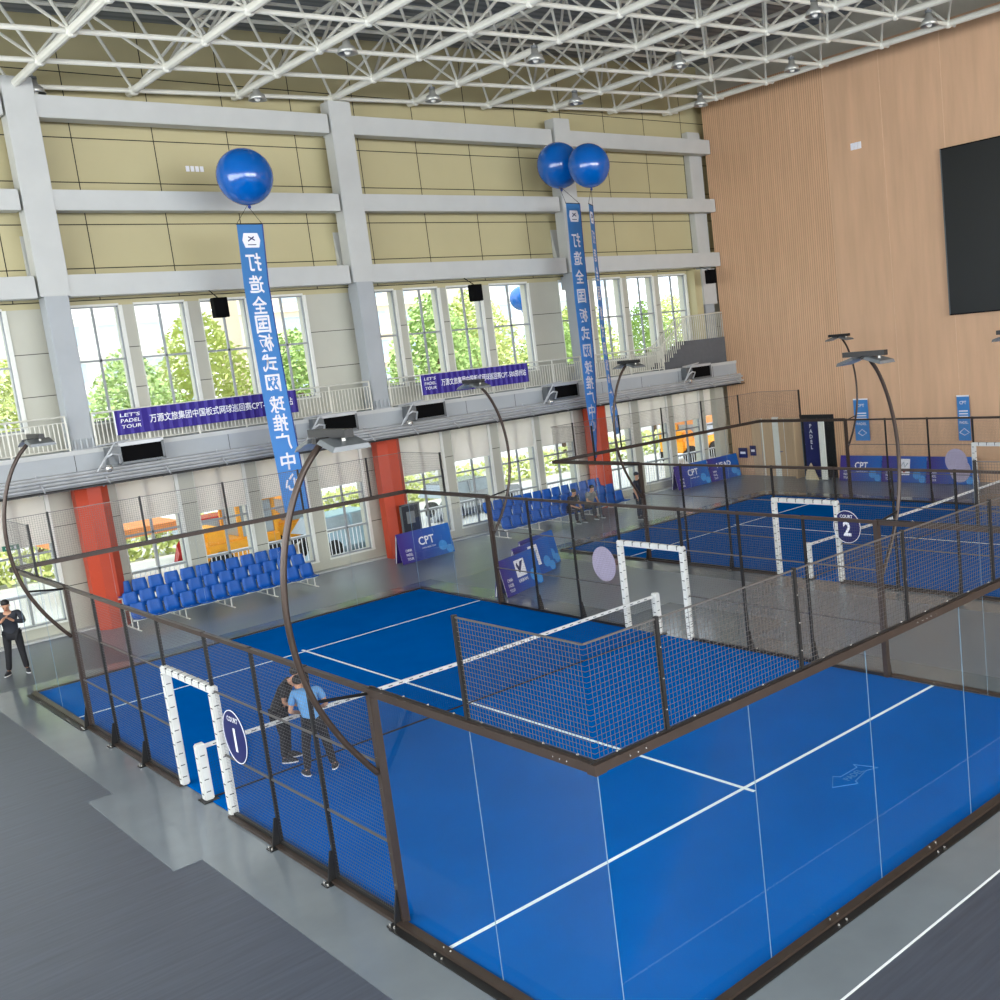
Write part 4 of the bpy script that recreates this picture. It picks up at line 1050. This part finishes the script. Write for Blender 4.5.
# two men looking at something together on the near court
person((1.55, 10.42, .02), math.radians(-128), stand(pelvis=(0, -.06, .93), chest=(0, .1, 1.25), neck=(0, .23, 1.4), head=(.0, .34, 1.5), look=(0, .6, -.8), shL=(-.18, .14, 1.36), shR=(.18, .14, 1.36),
       elL=(-.2, .12, 1.06), wrL=(-.06, .33, .98), haL=(-.02, .4, .98), elR=(.2, .12, 1.06), wrR=(.08, .33, .98), haR=(.04, .4, .98), hipL=(-.1, -.05, .88), hipR=(.1, -.05, .88),
       knL=(-.11, .0, .5), knR=(.11, .0, .5), anL=(-.12, -.04, .09), anR=(.12, -.04, .09), toL=(-.14, .14, .04), toR=(.14, .14, .04)),
       'cloth_black', 'cloth_black', 'person in black shirt bending forward behind the near court net')
person((1.62, 9.42, .02), math.radians(-12), stand(pelvis=(0, -.05, .93), chest=(-.02, .12, 1.25), neck=(-.04, .27, 1.38), head=(-.06, .38, 1.46), look=(-.1, .6, -.8), shL=(-.2, .16, 1.36), shR=(.2, .14, 1.36),
       elL=(-.3, .12, 1.08), wrL=(-.1, .3, .98), haL=(-.02, .36, .98), elR=(.28, .08, 1.08), wrR=(.2, .28, .98), haR=(.14, .34, .98), hipL=(-.1, -.05, .88), hipR=(.1, -.05, .88),
       knL=(-.16, .0, .5), knR=(.17, .0, .5), anL=(-.2, -.04, .09), anR=(.22, -.06, .09), toL=(-.24, .14, .04), toR=(.3, .1, .04)),
       'cloth_blue', 'cloth_black', 'person in light blue shirt and black trousers leaning over on the near court')
# far people
person((20.25, 21.6, 0), math.radians(200), stand(), 'cloth_black', 'cloth_dark', 'person in dark clothes standing behind the far court post by the windows')
def sit(dx=0):
    return dict(pelvis=(0, 0, .5), chest=(0, .12, .84), neck=(0, .2, 1.02), head=(0, .26, 1.14), look=(0, .9, -.4), shL=(-.18, .14, .95), elL=(-.24, .2, .7), wrL=(-.12, .4, .62), haL=(-.08, .46, .6),
                shR=(.18, .14, .95), elR=(.24, .2, .7), wrR=(.12, .4, .62), haR=(.08, .46, .6), hipL=(-.1, .02, .5), knL=(-.14, .42, .5), anL=(-.14, .44, .09), toL=(-.15, .62, .04),
                hipR=(.1, .02, .5), knR=(.14, .42, .5), anR=(.14, .44, .09), toR=(.15, .62, .04))
person((18.93, 23.9, 0), PI, sit(), 'cloth_dark', 'cloth_black', 'person in dark clothes seated in the front row of the right seat bank')
person((19.8, 23.9, 0), PI, sit(), 'cloth_grey', 'cloth_dark', 'person in grey seated near the right end of the right seat bank')

# ------------------------------------------------------------------ outdoors
m = MB(); m.box(-60, 130, YN + .45, 140, -.25, -.02, 'pave'); m.build('ground', kind='structure', label='sunlit pale paving outside the windows')
def leafcloud(n, rx, rz, size, mt):
    m = MB(); vs = []; fs = []
    for k in range(n):
        while True:
            p = Vector((random.uniform(-1, 1), random.uniform(-1, 1), random.uniform(-1, 1)))
            if .35 < p.length < 1: break
        taper = 1 - .35 * max(0, p.z); lump = 1 + .18 * math.sin(5 * p.x + 3 * p.z) * math.cos(4 * p.y)
        c = Vector((p.x * rx * taper * lump, p.y * rx * taper * lump, p.z * rz))
        a = Vector((random.gauss(0, 1), random.gauss(0, 1), random.gauss(0, .6))).normalized(); b = a.orthogonal().normalized()
        a *= size * random.uniform(.6, 1.2); b *= size * random.uniform(.35, .7); q = len(vs)
        vs += [c - a, c - b, c + a, c + b]; fs.append((q, q + 1, q + 2, q + 3))
    m.add(vs, fs, mt); return m
protos = []
for mt in ('leaf', 'leaf2'):
    mm = leafcloud(6500, 2.5, 3.9, .14, mt); protos.append(mm.mesh('foliage', (0, 0, 0))[0])
tk = smooth(MB()); tk.path([(0, 0, 0), (.05, 0, 1.6), (-.05, .05, 3.4), (.05, 0, 6)], .14, 'bark', 8)
for k in range(5): tk.tube((0, 0, 3 + .4 * k), (1.1 * math.cos(k * 2), 1.1 * math.sin(k * 2), 4.2 + .5 * k), .05, 'bark', 6)
trunk = tk.mesh('trunk', (0, 0, 0))[0]
tx = [(-7, 40), (-1.5, 43), (1, 39), (5.5, 41.5), (9.5, 40), (13.3, 42), (17, 40.5), (21, 43.5), (25.5, 42), (29.5, 44), (34, 43), (38, 45), (42.5, 44), (47, 46), (51.5, 45), (56, 47), (61, 47)]
TREEWHERE = ['behind the leftmost upper window', 'second from the left, behind the leftmost windows', 'by the leftmost window, nearer than its neighbours', 'seen left of the left column', 'seen through the first upper window right of the left column',
    'behind the second upper window right of the left column', 'behind the hanging banner with the single balloon', 'right of the hanging banner with the single balloon', 'just left of the middle column', 'just right of the middle column',
    'behind the middle of the shorter purple banner', 'behind the right part of the shorter purple banner', 'just left of the right column', 'just right of the right column', 'behind the second upper window right of the right column',
    'behind the third upper window right of the right column', 'behind the last upper window before the timber wall']
for i, (x, y) in enumerate(tx):
    s = random.uniform(.86, 1.12)
    o = empty('tree', (x, y, 0), 'leafy %s street tree outside, %s' % (('green', 'yellow-green')[i % 2], TREEWHERE[i]), 'tree', 'street trees outside the windows')
    for nm, me, z in (('foliage', protos[i % 2], 5.3 * s), ('trunk', trunk, 0)):
        c = bpy.data.objects.new(nm, me); COL.objects.link(c); c.parent = o; c.location = (0, 0, z if nm == 'foliage' else 0); c.scale = (s, s, s)
        if nm == 'foliage': c.rotation_euler = (0, 0, random.uniform(0, 6))
mm = MB(); vs = []; fs = []
for k in range(9000):
    c = Vector((random.uniform(-12, 60), 37 + random.uniform(-.5, .5), random.uniform(.0, 1.25))); a = Vector((random.gauss(0, 1), random.gauss(0, 1), random.gauss(0, 1))).normalized() * .14; b = a.orthogonal() * .6
    q = len(vs); vs += [c - a, c - b, c + a, c + b]; fs.append((q, q + 1, q + 2, q + 3))
mm.add(vs, fs, 'leaf2'); mm.build('hedge', label='long low yellow-green hedge across the street outside', cat='hedge')
def block(x0, x1, y, h, mt, label):
    o = empty('apartment_building', ((x0 + x1) / 2, y, 0), label, 'building', 'apartment blocks beyond the trees')
    m = MB(); m.box(x0, x1, y, y + 14, 0, h, mt); m.box(x0 - .3, x1 + .3, y - .3, y + 14.3, h, h + .6, 'frame_white'); m.build('building_wall', o)
    m = MB(); f = MB(); x = x0 + 1.2
    while x < x1 - 2:
        z = 1.2
        while z < h - 2: m.box(x, x + 1.9, y - .06, y, z, z + 1.6, 'far_glass'); z += 3.1
        x += 3.3
    m.build('windows', o, kind='stuff')
    z = 3.4
    while z < h - 1: f.box(x0, x1, y - .5, y, z, z + .2, 'frame_white'); z += 3.1
    f.build('balcony_ledges', o, kind='stuff')
block(-32, 2, 84, 34, 'facade', 'pale apartment block seen through the leftmost windows')
block(10, 34, 92, 40, 'facade', 'white apartment block behind the trees, centre left')
block(40, 62, 100, 38, 'facade2', 'tan apartment block behind the trees, centre')
block(70, 96, 104, 42, 'facade', 'pale apartment block behind the trees, far right')
def car(x, y, yaw, mt, label):
    o = empty('car', (x, y, 0), label, 'car', 'cars parked outside')
    m = smooth(MB()); prof = [(-2.2, .35), (-2.25, .7), (-2.1, .88), (-1.3, .95), (1.0, .98), (2.0, .86), (2.25, .65), (2.25, .35)]
    L_ = [(p[0], -.86, p[1]) for p in prof]; m.prism(L_[::-1], [(p[0], .86, p[1]) for p in L_][::-1], mt); m.smooth = False
    def loc(mb): me, _ = mb.mesh('p', (0, 0, 0)); return me
    place('car_body', loc(m), (x, y, 0), o)
    m = MB(); m.prism([(-1.6, -.72, 1.42), (.5, -.72, 1.42), (1.25, -.82, .97), (-2.0, -.82, .95)], [(-1.6, .72, 1.42), (.5, .72, 1.42), (1.25, .82, .97), (-2.0, .82, .95)], 'far_glass'); place('cabin_glass', loc(m), (x, y, 0), o)
    m = MB(); m.bbox(-1.6, .45, -.72, .72, 1.4, 1.47, mt, .02)
    for q in (-.6,): m.box(q, q + .08, -.84, .84, .95, 1.42, mt)
    place('roof', loc(m), (x, y, 0), o)
    for a in (-1.4, 1.4):
        for b in (-.88, .7):
            m = MB(); m.tube((a, b, .33), (a, b + .18, .33), .33, 'tyre', 16); place('wheel', loc(m), (x, y, 0), o)
    o.rotation_euler = (0, 0, yaw)
car(12.6, 28.7, .12, 'car_blue', 'pale blue car parked outside left of the middle orange column')
car(19.2, 31.0, .1, 'car_silver', 'silver car parked outside right of the middle orange column')
car(10.5, 34.5, -.1, 'car_red', 'red car further off outside the left bay of windows')
def machine(x, y, label, mt='yellow', h=2.4, wd=2.6):
    o = empty('site_machine', (x, y, 0), label, 'vehicle', 'yellow and orange machines outside')
    m = MB(); m.bbox(x - wd / 2, x + wd / 2, y - .9, y + .9, .5, 1.15, mt, .08); m.bbox(x - wd / 2, x - wd / 2 + .8, y - .9, y + .9, 1.15, 1.6, mt, .08); m.build('chassis', o)
    m = MB()
    for a in (x - .1, x + wd / 2 - .15):
        for b in (y - .8, y + .7): m.box(a, a + .12, b, b + .12, 1.15, h, mt)
    m.box(x - .15, x + wd / 2, y - .9, y + .9, h - .1, h + .03, mt); m.build('cab_frame', o)
    m = MB(); m.box(x, x + wd / 2 - .16, y - .75, y + .75, 1.16, h - .12, 'far_glass'); m.build('cab_glass', o)
    for a in (x - wd / 3, x + wd / 3):
        for b in (y - 1.0, y + .75):
            m = MB(); m.tube((a, b, .42), (a, b + .25, .42), .42, 'tyre', 14); m.build('wheel', o)
machine(8.9, 30.2, 'yellow loader parked outside the left bay of windows')
machine(11.3, 31.8, 'smaller yellow machine beside the loader outside', h=2.1, wd=2.2)
machine(33.5, 32, 'yellow machine outside the far right windows')
def canopy(x, y, label, wd=3.4, h=2.6):
    o = empty('canopy', (x, y, 0), label, 'canopy', 'orange canopies outside')
    m = MB(); m.add([(x - wd / 2, y - 1.5, h - .7), (x + wd / 2, y - 1.5, h - .7), (x + wd / 2, y + 1.5, h - .7), (x - wd / 2, y + 1.5, h - .7), (x, y, h)], [(0, 1, 4), (1, 2, 4), (2, 3, 4), (3, 0, 4)], 'tent')
    m.add([(x - wd / 2, y - 1.5, h - 1.0), (x + wd / 2, y - 1.5, h - 1.0), (x + wd / 2, y + 1.5, h - 1.0), (x - wd / 2, y + 1.5, h - 1.0), (x - wd / 2, y - 1.5, h - .7), (x + wd / 2, y - 1.5, h - .7), (x + wd / 2, y + 1.5, h - .7), (x - wd / 2, y + 1.5, h - .7)],
          [(0, 1, 5, 4), (1, 2, 6, 5), (2, 3, 7, 6), (3, 0, 4, 7)], 'tent'); m.build('canopy_cloth', o)
    for a in (-1, 1):
        for b in (-1, 1): m = MB(); m.tube((x + a * (wd / 2 - .05), y + b * 1.45, 0), (x + a * (wd / 2 - .05), y + b * 1.45, h - .7), .03, 'pipe', 6); m.build('canopy_leg', o)
canopy(5.4, 32, 'orange canopy outside right of the left orange column', 3.8, 2.7)
canopy(32, 29.5, 'orange canopy outside the windows nearest the timber wall', 3.4, 3.2)
canopy(36.5, 31, 'orange canopy further right outside the corner windows', 3.4, 3.2)
for (a, b, d) in ((-1.5, 2.4, 'left of the left orange column'), (3.9, 12, 'between left and middle orange columns'), (13.2, 21.2, 'between middle and right orange columns'), (22.3, 30, 'right of the right orange column')):
    o = empty('window_guard_rail', ((a + b) / 2, 26.7, 0), 'white guard rail outside the lower windows ' + d, 'railing', 'white guard rails outside the lower windows')
    m = MB(); m.tube((a, 26.7, 1.2), (b, 26.7, 1.2), .02, 'white', 6); m.build('handrail', o)
    m = MB(); n = int((b - a) / .14)
    for k in range(n + 1): x = a + (b - a) * k / n; m.box(x - .012, x + .012, 26.69, 26.71, 0, 1.2, 'white')
    m.build('balusters', o)
balloon((25.4, 34, 8.85), .55, 'blue balloon floating outside the upper windows right of the shorter purple banner')

# ------------------------------------------------------------------ light
def area(name, loc, rot, sx, sy, power, col=(1, 1, 1)):
    l = bpy.data.lights.new(name, 'AREA'); l.shape = 'RECTANGLE'; l.size = sx; l.size_y = sy; l.energy = power; l.color = col
    o = bpy.data.objects.new(name, l); COL.objects.link(o); o.location = loc; o.rotation_euler = rot; return o
area('daylight_rear_windows', (6.8, YS - .5, 9.75), (PI / 2, 0, 0), 45, 9.5, 21000, (.95, .98, 1))
area('added_side_fill', (XW - .6, -2, 9.5), (0, -PI / 2, 0), 8, 52, 10000, (.95, .98, 1))  # added lamp out of view, brightens the timber wall and column sides
for nm, z, h in (('window_portal_upper', 7.3, 3.4), ('window_portal_lower', 2.2, 3.8)):
    p = area(nm, (7, YN + .5, z), (-PI / 2, 0, 0), 46, h, 1); p.data.cycles.is_portal = True
s = bpy.data.lights.new('sun', 'SUN'); s.energy = 3.2; s.angle = .01; s.color = (1, .96, .88)
so = bpy.data.objects.new('sun', s); COL.objects.link(so); so.rotation_euler = (math.radians(28), math.radians(-12), 0)
wd = bpy.data.worlds.new('sky'); SC.world = wd; wd.use_nodes = True
bg = wd.node_tree.nodes['Background']; bg.inputs['Color'].default_value = (.82, .91, 1, 1); bg.inputs['Strength'].default_value = 3.6

# ------------------------------------------------------------------ camera
cam = bpy.data.cameras.new('camera'); co = bpy.data.objects.new('camera', cam); COL.objects.link(co)
co.location = (-5.5446, -7.0936, 6.5639); co.rotation_euler = (1.4165, .1026, -.7672)
cam.sensor_width = 36; cam.lens = 1074.4 * 36 / 1000; cam.shift_x = -.1593; cam.shift_y = .0006; cam.clip_end = 500
SC.camera = co
vs_ = SC.view_settings; vs_.view_transform = 'Standard'; vs_.look = 'None'; vs_.exposure = 0; vs_.gamma = 1; vs_.use_curve_mapping = False
SC.cycles.transparent_max_bounces = 40; SC.cycles.max_bounces = 8; SC.cycles.diffuse_bounces = 5; SC.cycles.glossy_bounces = 4
SC.cycles.use_denoising = True; SC.cycles.sample_clamp_indirect = 6
SC.cycles.caustics_reflective = False; SC.cycles.caustics_refractive = False
